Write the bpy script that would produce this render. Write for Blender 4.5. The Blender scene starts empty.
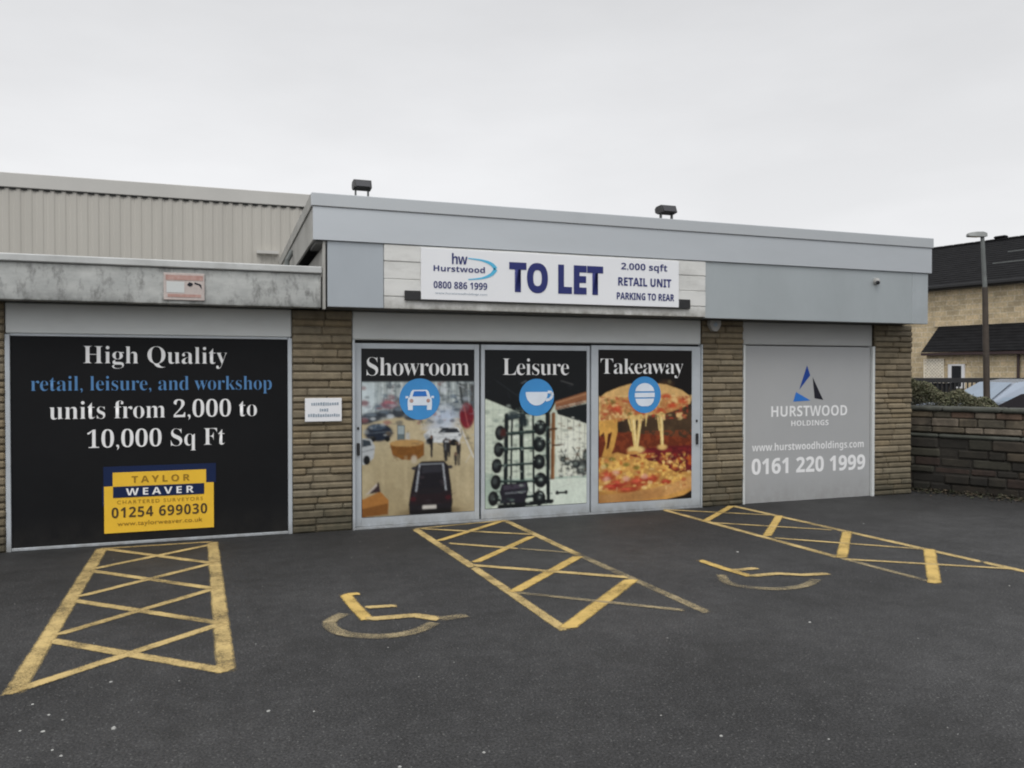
import bpy, math, random
import numpy as np
from mathutils import Matrix, Vector
random.seed(7); rng = np.random.default_rng(11)
scene = bpy.context.scene
COL = scene.collection
R = math.radians

# ------------------------------------------------------------------ helpers
def lin(c):
    return tuple(((v/255.0)/12.92 if v/255.0 <= 0.04045 else ((v/255.0+0.055)/1.055)**2.4) for v in c)

class MB:
    def __init__(s): s.v=[]; s.f=[]; s.c=[]
    def face(s, pts, col=(1,1,1)):
        i=len(s.v); s.v += [tuple(p) for p in pts]; s.f.append(tuple(range(i,i+len(pts)))); s.c.append(col)
    def box(s, x0,x1,y0,y1,z0,z1, col=(1,1,1), ch=0.0):
        if ch<=0:
            p=[(x0,y0,z0),(x1,y0,z0),(x1,y1,z0),(x0,y1,z0),(x0,y0,z1),(x1,y0,z1),(x1,y1,z1),(x0,y1,z1)]
            i=len(s.v); s.v+=p
            for q in ((0,3,2,1),(4,5,6,7),(0,1,5,4),(1,2,6,5),(2,3,7,6),(3,0,4,7)):
                s.f.append(tuple(i+k for k in q)); s.c.append(col)
        else:
            c=min(ch,(x1-x0)/2.2,(y1-y0)/2.2,(z1-z0)/2.2); ids={}
            for ix,(X,sx) in enumerate(((x0,1),(x1,-1))):
                for iy,(Y,sy) in enumerate(((y0,1),(y1,-1))):
                    for iz,(Z,sz) in enumerate(((z0,1),(z1,-1))):
                        b=len(s.v)
                        s.v += [(X,Y+sy*c,Z+sz*c),(X+sx*c,Y,Z+sz*c),(X+sx*c,Y+sy*c,Z)]
                        ids[ix,iy,iz]=b
            def q(l): s.f.append(tuple(l)); s.c.append(col)
            I=ids
            for ix in (0,1): q([I[ix,0,0],I[ix,1,0],I[ix,1,1],I[ix,0,1]])
            for iy in (0,1): q([I[0,iy,0]+1,I[1,iy,0]+1,I[1,iy,1]+1,I[0,iy,1]+1])
            for iz in (0,1): q([I[0,0,iz]+2,I[1,0,iz]+2,I[1,1,iz]+2,I[0,1,iz]+2])
            for iy in (0,1):
                for iz in (0,1): q([I[0,iy,iz]+1,I[1,iy,iz]+1,I[1,iy,iz]+2,I[0,iy,iz]+2])
            for ix in (0,1):
                for iz in (0,1): q([I[ix,0,iz],I[ix,1,iz],I[ix,1,iz]+2,I[ix,0,iz]+2])
            for ix in (0,1):
                for iy in (0,1): q([I[ix,iy,0],I[ix,iy,1],I[ix,iy,1]+1,I[ix,iy,0]+1])
            for k in I.values(): q([k,k+1,k+2])
    def prism(s, pts, y0, y1, col=(1,1,1)):       # polygon in (x,z), extruded along y
        n=len(pts)
        s.face([(x,y0,z) for x,z in pts],col); s.face([(x,y1,z) for x,z in pts][::-1],col)
        for k in range(n):
            a,b=pts[k],pts[(k+1)%n]
            s.face([(a[0],y0,a[1]),(b[0],y0,b[1]),(b[0],y1,b[1]),(a[0],y1,a[1])],col)
    def prism_x(s, pts, x0, x1, col=(1,1,1)):     # polygon in (y,z), extruded along x
        n=len(pts)
        s.face([(x0,y,z) for y,z in pts],col); s.face([(x1,y,z) for y,z in pts][::-1],col)
        for k in range(n):
            a,b=pts[k],pts[(k+1)%n]
            s.face([(x0,a[0],a[1]),(x0,b[0],b[1]),(x1,b[0],b[1]),(x1,a[0],a[1])],col)
    def tube(s, p0, p1, r0, r1=None, n=12, col=(1,1,1)):
        r1=r0 if r1 is None else r1
        a=Vector(p0); b=Vector(p1); d=(b-a).normalized()
        u=d.orthogonal().normalized(); w=d.cross(u)
        i=len(s.v)
        for P,r in ((a,r0),(b,r1)):
            for k in range(n):
                t=2*math.pi*k/n; s.v.append(tuple(P+u*math.cos(t)*r+w*math.sin(t)*r))
        for k in range(n):
            s.f.append((i+k,i+(k+1)%n,i+n+(k+1)%n,i+n+k)); s.c.append(col)
        s.f.append(tuple(i+k for k in range(n))[::-1]); s.c.append(col)
        s.f.append(tuple(i+n+k for k in range(n))); s.c.append(col)
    def disc(s, x, y, z, r, n=40, col=(1,1,1), sz=1.0):      # facing -y
        s.face([(x+r*math.cos(2*math.pi*k/n), y, z+sz*r*math.sin(2*math.pi*k/n)) for k in range(n)],col)
    def build(s, name, m, parent=None, smooth=False, off=None):
        me=bpy.data.meshes.new(name)
        o3=Vector((0,0,0))
        if off is not None: o3=Vector(off)
        elif parent is not None and 'base' in TH.get(parent.name,{}): o3=Vector(TH[parent.name]['base'])
        me.from_pydata([tuple(Vector(v)-o3) for v in s.v],[],s.f)
        ca=me.color_attributes.new('Col','FLOAT_COLOR','CORNER')
        arr=np.ones((len(me.loops),4),dtype=np.float32); k=0
        for f,c in zip(s.f,s.c):
            arr[k:k+len(f),:3]=c; k+=len(f)
        ca.data.foreach_set('color',arr.ravel())
        me.materials.append(m)
        if smooth:
            for p in me.polygons: p.use_smooth=True
        o=bpy.data.objects.new(name,me); COL.objects.link(o)
        if parent is not None:
            o.parent=parent
            if parent.name in TH: TH[o.name]=dict(TH[parent.name])
        return o
TH={}
def thing(name,label,cat,loc=(0,0,0),rotz=0.0,group=None,world=True):
    o=bpy.data.objects.new(name,None); COL.objects.link(o); o.empty_display_size=0.2
    o.location=loc; o.rotation_euler=(0,0,rotz)
    o['label']=label; o['category']=cat
    if group: o['group']=group
    TH[o.name]={'base':loc} if world else {}
    return o
def tag(o,label,cat,group=None):
    o['label']=label; o['category']=cat
    if group: o['group']=group
    return o
def struct(o): o['kind']='structure'; return o
def recentre(o,loc):           # put a single-mesh thing's origin at its base
    o.data.transform(Matrix.Translation(-Vector(loc))); o.location=loc; return o

# ------------------------------------------------------------------ materials
def nodes(name):
    m=bpy.data.materials.new(name); m.use_nodes=True
    nt=m.node_tree; b=nt.nodes['Principled BSDF']
    return m,nt,b
def N(nt,t,**kw):
    n=nt.nodes.new(t)
    for k,v in kw.items(): setattr(n,k,v)
    return n
def noise(nt,scale,detail=4,rough=0.55,vec=None,stretch=None):
    tc=N(nt,'ShaderNodeTexCoord'); mp=N(nt,'ShaderNodeMapping')
    nt.links.new(tc.outputs['Object'],mp.inputs[0])
    if stretch: mp.inputs['Scale'].default_value=stretch
    n=N(nt,'ShaderNodeTexNoise'); n.inputs['Scale'].default_value=scale; n.inputs['Detail'].default_value=detail; n.inputs['Roughness'].default_value=rough
    nt.links.new(mp.outputs[0],n.inputs['Vector']); return n
def ramp(nt,src,stops):
    r=N(nt,'ShaderNodeValToRGB'); e=r.color_ramp.elements
    while len(e)<len(stops): e.new(0.5)
    for k,(p,c) in enumerate(stops):
        e[k].position=p; e[k].color=(c,c,c,1) if isinstance(c,(int,float)) else (*c,1)
    nt.links.new(src,r.inputs[0]); return r
def mixc(nt,a,b,fac,mode='MIX'):
    n=N(nt,'ShaderNodeMix',data_type='RGBA',blend_type=mode)
    for sock,val in ((n.inputs['A'],a),(n.inputs['B'],b),(n.inputs['Factor'],fac)):
        if isinstance(val,bpy.types.NodeSocket): nt.links.new(val,sock)
        elif isinstance(val,(int,float)): sock.default_value=val
        else: sock.default_value=(*val,1)
    return n.outputs['Result']
def bump(nt,b,src,strength,dist=0.01):
    n=N(nt,'ShaderNodeBump'); n.inputs['Strength'].default_value=strength; n.inputs['Distance'].default_value=dist
    nt.links.new(src,n.inputs['Height']); nt.links.new(n.outputs[0],b.inputs['Normal'])
def mat(name,col,rough=0.6,var=0.12,scale=3.0,stretch=None,metal=0.0,vcol=False,bmp=0.0,bscale=60,dirt=0.0,dirtscale=1.5,dirtcol=(0.05,0.05,0.045),spec=0.5,edge=None):
    m,nt,b=nodes(name)
    n=noise(nt,scale,5,0.6,stretch=stretch)
    r=ramp(nt,n.outputs['Fac'],[(0.3,1-var),(0.7,1+var)])
    base=col
    if vcol:
        a=N(nt,'ShaderNodeVertexColor',layer_name='Col'); base=a.outputs['Color']
    c=mixc(nt,base,r.outputs['Color'],1.0,'MULTIPLY')
    if dirt>0:
        n2=noise(nt,dirtscale,7,0.7,stretch=stretch)
        r2=ramp(nt,n2.outputs['Fac'],[(0.45,0.0),(0.75,dirt)])
        c=mixc(nt,c,dirtcol,r2.outputs['Color'])
    if edge:       # splash dirt gathering toward a lower edge: (z clean, z dirty, amount, colour)
        zc,zd,am,ec=edge
        tc=N(nt,'ShaderNodeTexCoord'); sz=N(nt,'ShaderNodeSeparateXYZ'); nt.links.new(tc.outputs['Object'],sz.inputs[0])
        g=N(nt,'ShaderNodeMapRange'); nt.links.new(sz.outputs['Z'],g.inputs[0])
        for k,v in enumerate((zc,zd,0.0,1.0)): g.inputs[k+1].default_value=v
        ne=noise(nt,7,6,0.7,stretch=(1,1,0.7)); re=ramp(nt,ne.outputs['Fac'],[(0.32,0.15),(0.62,1.0)])
        m1=mixc(nt,g.outputs[0],re.outputs['Color'],1.0,'MULTIPLY'); m2=mixc(nt,m1,(am,am,am),1.0,'MULTIPLY')
        c=mixc(nt,c,ec,m2)
    nt.links.new(c,b.inputs['Base Color'])
    b.inputs['Roughness'].default_value=rough; b.inputs['Metallic'].default_value=metal
    b.inputs['Specular IOR Level'].default_value=spec
    if bmp>0:
        n3=noise(nt,bscale,4,0.6); bump(nt,b,n3.outputs['Fac'],bmp,0.006)
    return m
# lettering and flat print colours
def ink(name,col,rough=0.5,var=0.05): return mat(name,col,rough,var,6.0,spec=0.3)

def asphalt():
    m,nt,b=nodes('asphalt')
    big=noise(nt,0.45,5,0.6); mid=noise(nt,7,5,0.65); fine=noise(nt,75,5,0.8)
    c=mixc(nt,(0.027,0.0268,0.0270),(0.045,0.0447,0.0450),ramp(nt,big.outputs['Fac'],[(0.36,0.0),(0.66,1.0)]).outputs['Color'])
    c=mixc(nt,c,ramp(nt,mid.outputs['Fac'],[(0.3,0.78),(0.7,1.22)]).outputs['Color'],1.0,'MULTIPLY')
    c=mixc(nt,c,ramp(nt,fine.outputs['Fac'],[(0.32,0.15),(0.5,1.0),(0.70,2.8)]).outputs['Color'],1.0,'MULTIPLY')
    tc=N(nt,'ShaderNodeTexCoord')
    vo=N(nt,'ShaderNodeTexVoronoi'); vo.inputs['Scale'].default_value=48
    nt.links.new(tc.outputs['Object'],vo.inputs['Vector'])
    sp=ramp(nt,vo.outputs['Distance'],[(0.10,0.75),(0.26,0.0)])
    gate=ramp(nt,noise(nt,30,3,0.7).outputs['Fac'],[(0.44,0.0),(0.58,1.0)])
    c=mixc(nt,c,(0.21,0.21,0.20),mixc(nt,sp.outputs['Color'],gate.outputs['Color'],1.0,'MULTIPLY'))
    # dark patches, also breaking up the shade painted beside the building
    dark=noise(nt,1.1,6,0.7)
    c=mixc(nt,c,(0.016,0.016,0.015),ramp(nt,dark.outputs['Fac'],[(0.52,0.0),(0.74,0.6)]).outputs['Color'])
    pt=noise(nt,2.6,6,0.75); c=mixc(nt,c,ramp(nt,pt.outputs['Fac'],[(0.3,0.88),(0.7,1.12)]).outputs['Color'],1.0,'MULTIPLY')
    # ambient shade toward the foot of the building, painted into the asphalt colour
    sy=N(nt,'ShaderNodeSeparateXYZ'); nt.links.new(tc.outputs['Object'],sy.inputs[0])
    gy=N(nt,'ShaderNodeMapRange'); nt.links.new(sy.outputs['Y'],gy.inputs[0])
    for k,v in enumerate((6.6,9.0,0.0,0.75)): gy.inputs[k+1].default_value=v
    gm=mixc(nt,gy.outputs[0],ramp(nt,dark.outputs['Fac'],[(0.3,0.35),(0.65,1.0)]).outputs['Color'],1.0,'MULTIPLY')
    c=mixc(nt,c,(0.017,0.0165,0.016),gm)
    nt.links.new(c,b.inputs['Base Color'])
    rr=ramp(nt,big.outputs['Fac'],[(0.35,0.78),(0.65,0.62)]); nt.links.new(rr.outputs['Color'],b.inputs['Roughness'])
    b.inputs['Specular IOR Level'].default_value=0.35
    h=mixc(nt,fine.outputs['Fac'],mid.outputs['Fac'],0.3)
    bump(nt,b,h,0.8,0.008)
    return m
def paint(name,col,wear):          # worn road paint: asphalt shows through
    m,nt,b=nodes(name)
    fine=noise(nt,95,5,0.8); mid=noise(nt,3.2,5,0.65)
    w=mixc(nt,fine.outputs['Fac'],mid.outputs['Fac'],0.42)
    f=ramp(nt,w,[(max(0.02,wear-0.10),0.0),(wear+0.10,1.0)])
    ea=N(nt,'ShaderNodeVertexColor',layer_name='Col')
    es=N(nt,'ShaderNodeMath',operation='MULTIPLY_ADD'); nt.links.new(fine.outputs['Fac'],es.inputs[0]); es.inputs[1].default_value=0.9
    nt.links.new(ea.outputs['Color'],es.inputs[2])
    ef=ramp(nt,es.outputs[0],[(0.42,0.0),(0.78,1.0)])
    f=ramp(nt,mixc(nt,f.outputs['Color'],ef.outputs['Color'],1.0,'MULTIPLY'),[(0.0,0.0),(1.0,1.0)])
    tint=mixc(nt,col,ramp(nt,mid.outputs['Fac'],[(0.3,0.82),(0.7,1.15)]).outputs['Color'],1.0,'MULTIPLY')
    asp=mixc(nt,(0.042,0.042,0.044),ramp(nt,fine.outputs['Fac'],[(0.34,0.6),(0.68,1.5)]).outputs['Color'],1.0,'MULTIPLY')
    nt.links.new(f.outputs['Color'],b.inputs['Alpha'])
    nt.links.new(tint,b.inputs['Base Color']); b.inputs['Roughness'].default_value=0.75
    bump(nt,b,fine.outputs['Fac'],0.4,0.004)
    return m
def stone_shader(name,c1,c2,mortar,scale,bw,bh,rot=True):
    m,nt,b=nodes(name)
    tc=N(nt,'ShaderNodeTexCoord'); sep=N(nt,'ShaderNodeSeparateXYZ'); cb=N(nt,'ShaderNodeCombineXYZ')
    nt.links.new(tc.outputs['Object'],sep.inputs[0])
    ad=N(nt,'ShaderNodeMath',operation='ADD'); nt.links.new(sep.outputs['X'],ad.inputs[0]); nt.links.new(sep.outputs['Y'],ad.inputs[1])
    nt.links.new(ad.outputs[0],cb.inputs['X']); nt.links.new(sep.outputs['Z'],cb.inputs['Y'])
    br=N(nt,'ShaderNodeTexBrick'); br.inputs['Scale'].default_value=scale
    br.inputs['Brick Width'].default_value=bw; br.inputs['Row Height'].default_value=bh
    br.inputs['Mortar Size'].default_value=0.016; br.inputs['Color1'].default_value=(*c1,1); br.inputs['Color2'].default_value=(*c2,1); br.inputs['Mortar'].default_value=(*mortar,1)
    br.inputs['Mortar Smooth'].default_value=0.3; br.inputs['Bias'].default_value=-0.1
    nt.links.new(cb.outputs[0],br.inputs['Vector'])
    n=noise(nt,1.7,6,0.7); n2=noise(nt,14,4,0.6)
    c=mixc(nt,br.outputs['Color'],ramp(nt,n.outputs['Fac'],[(0.3,0.72),(0.7,1.25)]).outputs['Color'],1.0,'MULTIPLY')
    c=mixc(nt,c,ramp(nt,n2.outputs['Fac'],[(0.3,0.75),(0.7,1.25)]).outputs['Color'],1.0,'MULTIPLY')
    nt.links.new(c,b.inputs['Base Color']); b.inputs['Roughness'].default_value=0.9
    bump(nt,b,br.outputs['Fac'],-0.5,0.02)
    return m
def concrete():
    m,nt,b=nodes('weathered_concrete')
    n=noise(nt,2.2,8,0.72,stretch=(1.0,1.0,2.2)); n2=noise(nt,9,6,0.7,stretch=(1,1,0.5))
    c=mixc(nt,(0.36,0.37,0.36),(0.52,0.53,0.51),ramp(nt,n.outputs['Fac'],[(0.35,0.0),(0.65,1.0)]).outputs['Color'])
    c=mixc(nt,c,(0.10,0.10,0.095),ramp(nt,n2.outputs['Fac'],[(0.50,0.0),(0.68,0.75)]).outputs['Color'])
    tc=N(nt,'ShaderNodeTexCoord'); sz=N(nt,'ShaderNodeSeparateXYZ'); nt.links.new(tc.outputs['Object'],sz.inputs[0])
    ez=ramp(nt,sz.outputs['Z'],[(2.445/4,0.9),(2.475/4,0.45),(2.56/4,0.08),(2.72/4,0.0),(2.80/4,0.55)])
    mz=N(nt,'ShaderNodeMath',operation='MULTIPLY'); mz.inputs[1].default_value=0.25; nt.links.new(sz.outputs['Z'],mz.inputs[0]); nt.links.new(mz.outputs[0],ez.inputs[0])
    n3=noise(nt,3.5,7,0.75,stretch=(1,1,0.6))
    eg=mixc(nt,ez.outputs['Color'],ramp(nt,n3.outputs['Fac'],[(0.35,0.1),(0.62,1.0)]).outputs['Color'],1.0,'MULTIPLY')
    c=mixc(nt,c,(0.055,0.055,0.05),eg)
    nt.links.new(c,b.inputs['Base Color']); b.inputs['Roughness'].default_value=0.85
    bump(nt,b,n2.outputs['Fac'],0.35,0.01)
    return m
def vprint(name,rough=0.45):        # printed picture: colours held in the mesh's colour attribute
    m,nt,b=nodes(name)
    a=N(nt,'ShaderNodeVertexColor',layer_name='Print')
    n=noise(nt,3,3); c=mixc(nt,a.outputs['Color'],ramp(nt,n.outputs['Fac'],[(0.3,0.94),(0.7,1.06)]).outputs['Color'],1.0,'MULTIPLY')
    nt.links.new(c,b.inputs['Base Color']); b.inputs['Roughness'].default_value=rough; b.inputs['Specular IOR Level'].default_value=0.3
    return m

M={}
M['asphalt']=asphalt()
YEL=(0.50,0.345,0.105)
M['fresh']=paint('yellow_paint_fresh',(0.54,0.37,0.11),0.40)
M['mid']=paint('yellow_paint_worn',(0.51,0.375,0.155),0.44)
M['old']=paint('yellow_paint_faded',(0.36,0.29,0.165),0.505)
M['stone']=mat('split_face_stone',(1,1,1),0.9,0.22,9,vcol=True,bmp=0.8,bscale=35,dirt=0.35,dirtscale=1.6,dirtcol=(0.07,0.058,0.04),edge=(0.75,0.0,0.75,(0.045,0.045,0.028)))
M['darkstone']=mat('mossy_wall_stone',(1,1,1),0.92,0.35,6,vcol=True,bmp=1.0,bscale=18,dirt=0.85,dirtscale=2.6,dirtcol=(0.014,0.013,0.010))
M['copestone']=mat('coping_stone',(0.070,0.073,0.062),0.9,0.4,5,bmp=0.6,bscale=30,dirt=0.6,dirtscale=3,dirtcol=(0.03,0.035,0.02))
M['fascia']=mat('pale_blue_grey_cladding',(0.53,0.56,0.585),0.42,0.035,1.2,metal=0.40,dirt=0.10,dirtscale=1.1,stretch=(0.5,1,1.6),dirtcol=(0.30,0.31,0.30))
M['cap']=mat('fascia_capping',(0.50,0.525,0.54),0.45,0.05,2,metal=0.35,dirt=0.14,dirtscale=2.0,dirtcol=(0.28,0.28,0.26))
M['panel']=mat('mid_grey_cladding',(0.40,0.435,0.465),0.40,0.04,1.2,metal=0.3,dirt=0.12,dirtscale=1.4,stretch=(1,1,0.5),dirtcol=(0.25,0.26,0.26))
M['panel_dull']=mat('dull_grey_cladding',(0.43,0.468,0.48),0.42,0.05,1.0,metal=0.4,dirt=0.14,dirtscale=1.3,stretch=(1,1,0.5),dirtcol=(0.22,0.23,0.23))
M['stained']=mat('stained_side_sheet',(0.36,0.355,0.33),0.6,0.10,2.0,dirt=0.5,dirtscale=3.0,stretch=(1,0.6,0.6),dirtcol=(0.14,0.135,0.115))
M['trim']=mat('light_grey_trim',(0.43,0.465,0.48),0.45,0.06,4,metal=0.4)
M['boards']=mat('dirty_white_boarding',(0.68,0.68,0.655),0.6,0.06,2.5,dirt=0.45,dirtscale=2.6,stretch=(0.6,1,1.6),dirtcol=(0.24,0.235,0.21),edge=(2.60,2.46,0.8,(0.16,0.15,0.125)))
M['white']=mat('white_sign_face',(0.80,0.81,0.83),0.45,0.03,2,dirt=0.06,dirtscale=2,dirtcol=(0.5,0.5,0.48))
M['shutter']=mat('shutter_housing',(0.60,0.62,0.61),0.5,0.05,1.5,dirt=0.22,dirtscale=1.6,stretch=(0.6,1,2),dirtcol=(0.30,0.30,0.28))
M['shutter_shaded']=mat('shaded_shutter_housing',(0.42,0.425,0.415),0.5,0.05,1.5,dirt=0.2,dirtscale=1.6,stretch=(0.6,1,2),dirtcol=(0.25,0.25,0.23))  # darker copy of the shutter housing, soffit shade put into its colour
M['tinted']=mat('tinted_glass',(0.010,0.008,0.010),0.6,0.1,2,spec=0.04)
M['frame']=mat('aluminium_frame',(0.48,0.515,0.545),0.42,0.06,4,metal=0.15,dirt=0.14,dirtscale=3,dirtcol=(0.25,0.25,0.24),edge=(0.14,0.0,0.7,(0.17,0.16,0.14)))
M['dark']=mat('dark_gap',(0.012,0.012,0.012),0.8,0.2,5)
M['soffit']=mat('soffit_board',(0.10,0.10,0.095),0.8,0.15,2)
M['concrete']=concrete()
M['coping']=mat('concrete_coping',(0.50,0.51,0.50),0.8,0.12,2,dirt=0.35,dirtscale=3,dirtcol=(0.2,0.2,0.18))
M['roof']=mat('roof_felt',(0.10,0.10,0.10),0.9,0.2,2)
M['metalclad']=mat('stone_coloured_profiled_sheet',(0.45,0.43,0.385),0.5,0.05,0.8,stretch=(3,1,0.4),dirt=0.14,dirtscale=1.0,dirtcol=(0.3,0.28,0.24))
M['metalcap']=mat('parapet_sheet',(0.49,0.48,0.45),0.5,0.05,1.2)
M['black']=mat('black_board',(0.0095,0.0098,0.0108),0.55,0.15,1.2,spec=0.12,edge=(0.35,0.03,0.5,(0.03,0.028,0.025)))
M['greyboard']=mat('grey_board',(0.375,0.38,0.382),0.5,0.03,1.2,dirt=0.08,dirtscale=1.0,dirtcol=(0.25,0.25,0.25),edge=(0.35,0.0,0.5,(0.21,0.205,0.19)))
M['ink_white']=ink('white_lettering',(0.80,0.80,0.80))
M['ink_blue']=ink('pale_blue_lettering',(0.085,0.215,0.43))
M['ink_navy']=ink('navy_print',(0.025,0.032,0.15))
M['navy_panel']=ink('deep_navy_panel',(0.003,0.013,0.06))
M['yellow']=ink('golden_yellow_panel',(0.80,0.49,0.04))
M['ink_brown']=ink('dark_brown_lettering',(0.07,0.045,0.02))
M['ink_ochre']=ink('ochre_lettering',(0.30,0.17,0.015))
M['disc']=ink('sky_blue_disc',(0.055,0.27,0.60))
M['icon']=ink('pale_icon',(0.70,0.76,0.84))
M['cyan']=ink('cyan_print',(0.10,0.48,0.72))
M['emblem_blue']=ink('emblem_blue',(0.012,0.055,0.28))
M['emblem_sky']=ink('emblem_sky_blue',(0.03,0.17,0.55))
M['emblem_black']=ink('emblem_black',(0.012,0.012,0.02))
M['ink_grey']=ink('grey_blue_lettering',(0.30,0.36,0.42))
M['blackmetal']=mat('black_metal',(0.018,0.018,0.019),0.5,0.2,10)
M['lens']=mat('dark_lamp_glass',(0.03,0.03,0.035),0.15,0.1,5)
M['alarm']=mat('off_white_plastic',(0.36,0.355,0.34),0.5,0.06,8)  # off-white darkened to carry the soffit shade over the alarm
M['print']=vprint('printed_vinyl')
M['slate']=mat('dark_slate',(0.0125,0.0125,0.0135),0.9,0.35,3,stretch=(1,1,3),bmp=0.4,bscale=8,spec=0.12)
M['housestone']=stone_shader('buff_stone_blocks',(0.54,0.43,0.27),(0.39,0.315,0.20),(0.53,0.46,0.34),1.0,0.50,0.20)
M['brickside']=stone_shader('brown_stone_courses',(0.165,0.125,0.08),(0.12,0.092,0.06),(0.07,0.058,0.042),1.0,0.28,0.078)
M['fasciaboard']=mat('dark_red_eaves_board',(0.035,0.018,0.018),0.6,0.2,4)
M['gutter']=mat('black_gutter',(0.012,0.012,0.013),0.5,0.2,4)
M['upvc']=mat('white_window_frame',(0.70,0.70,0.70),0.4,0.05,4)
M['glass']=mat('dark_window_glass',(0.015,0.017,0.02),0.08,0.1,2)
M['carglass']=mat('car_window_glass',(0.20,0.26,0.33),0.06,0.1,2,spec=0.8)
M['silver']=mat('silver_blue_car_paint',(0.30,0.345,0.41),0.22,0.04,3,metal=0.3)
M['bluegrey']=mat('blue_pillar_paint',(0.13,0.18,0.38),0.3,0.05,3)
M['maroon']=mat('dark_maroon_car_paint',(0.010,0.0045,0.005),0.7,0.08,3,spec=0.04)
M['tyre']=mat('black_tyre',(0.015,0.015,0.015),0.85,0.2,8)
M['rim']=mat('wheel_rim',(0.4,0.4,0.42),0.35,0.08,8,metal=0.6)
M['lampred']=mat('red_light_lens',(0.25,0.01,0.01),0.2,0.1,8)
M['polegrey']=mat('grey_green_column',(0.13,0.14,0.135),0.55,0.2,5)
M['polebrown']=mat('rusty_brown_column',(0.055,0.042,0.032),0.7,0.3,6)
M['lantern']=mat('lamp_head_grey',(0.26,0.27,0.26),0.5,0.1,6)
M['leaf']=mat('dull_ivy_leaves',(1,1,1),0.75,0.3,7,vcol=True)
M['twig']=mat('brown_twigs',(0.06,0.045,0.03),0.9,0.3,8)
M['trellis']=mat('cream_trellis_wood',(0.78,0.72,0.60),0.7,0.15,8)
M['grit']=mat('pale_grit',(0.36,0.36,0.34),0.8,0.25,12)
M['red_print']=mat('faded_red_print',(0.45,0.26,0.22),0.6,0.2,14,dirt=0.6,dirtscale=14,dirtcol=(0.42,0.38,0.36))
M['pink']=mat('faded_pink_board',(0.52,0.45,0.42),0.6,0.12,14,dirt=0.4,dirtscale=12,dirtcol=(0.3,0.3,0.28))
M['ground_far']=mat('distant_tarmac',(0.055,0.055,0.056),0.9,0.2,1)

# ------------------------------------------------------------------ lettering
MAP={'serif':(0x1D400,0x1D41A,0x1D7CE),'sans':(0x1D5D4,0x1D5EE,0x1D7EC)}
def styled(s,style):
    if style not in MAP: return s
    a,b,d=MAP[style]; out=''
    for ch in s:
        if 'A'<=ch<='Z': out+=chr(a+ord(ch)-65)
        elif 'a'<=ch<='z': out+=chr(b+ord(ch)-97)
        elif ch.isdigit(): out+=chr(d+ord(ch)-48)
        else: out+=ch
    return out
def letters(name,body,style,x0,x1,z0,z1,y,m,parent,spacing=1.0,offset=0.0,label=None):
    c=bpy.data.curves.new(name,'FONT'); c.body=styled(body,style); c.space_character=spacing; c.offset=offset if style!='serif' else -0.011; c.resolution_u=6
    o=bpy.data.objects.new(name,c); COL.objects.link(o)
    dg=bpy.context.evaluated_depsgraph_get()
    me=bpy.data.meshes.new_from_object(o.evaluated_get(dg),depsgraph=dg)
    bpy.data.objects.remove(o); bpy.data.curves.remove(c)
    n=len(me.vertices); co=np.empty(n*3); me.vertices.foreach_get('co',co); co=co.reshape(-1,3)
    a=co.min(0); b=co.max(0); base=TH[parent.name].get('base',(0,0,0))
    out=np.empty_like(co)
    out[:,0]=x0+(co[:,0]-a[0])/(b[0]-a[0])*(x1-x0)-base[0]
    out[:,1]=y-base[1]
    out[:,2]=z0+(co[:,1]-a[1])/(b[1]-a[1])*(z1-z0)-base[2]
    me.vertices.foreach_set('co',out.ravel()); me.update()
    me.materials.clear(); me.materials.append(m)
    ob=bpy.data.objects.new(name,me); COL.objects.link(ob); ob.parent=parent
    if label: ob['label']=label
    return ob

# ------------------------------------------------------------------ stone walling
def stones(mb,x0,x1,z0,z1,y,course,lens,pal,gap=0.010,rough=0.012,depth=0.10,mortar=(0.05,0.042,0.032),courses=None,grime=0.0,ends=False,ch=0.007,vg=1.0):
    z=z0; k=0
    mb.box(x0+(0.004 if ends else 0.0),x1-(0.004 if ends else 0.0),y+0.022,y+depth,z0,z1,mortar)
    while z<z1-0.02:
        h=course*random.uniform(0.82,1.22); zt=min(z+h,z1)
        if z1-zt<course*0.5: zt=z1
        x=x0; first=True
        while x<x1-0.01:
            l=random.uniform(*lens)
            if first: l*=random.uniform(0.4,1.0); first=False
            xe=min(x+l,x1)
            if x1-xe<lens[0]*0.4: xe=x1
            c=random.choice(pal); f=random.uniform(0.80,1.18)
            if grime: f*=1-grime*max(0,1-(z-z0)/0.35)
            c=tuple(v*f for v in c)
            g=gap*random.uniform(0.7,1.3)/2
            yy=y+random.uniform(-rough,rough*0.6)
            mb.box(x+g*vg if x>x0 else x, xe-g*vg if xe<x1 else xe, yy, y+0.06, z+g, zt-g, c, ch=ch)
            x=xe
        z=zt

# ------------------------------------------------------------------ ground
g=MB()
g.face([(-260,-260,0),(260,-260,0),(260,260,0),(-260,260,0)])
struct(g.build('ground',M['asphalt']))

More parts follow.
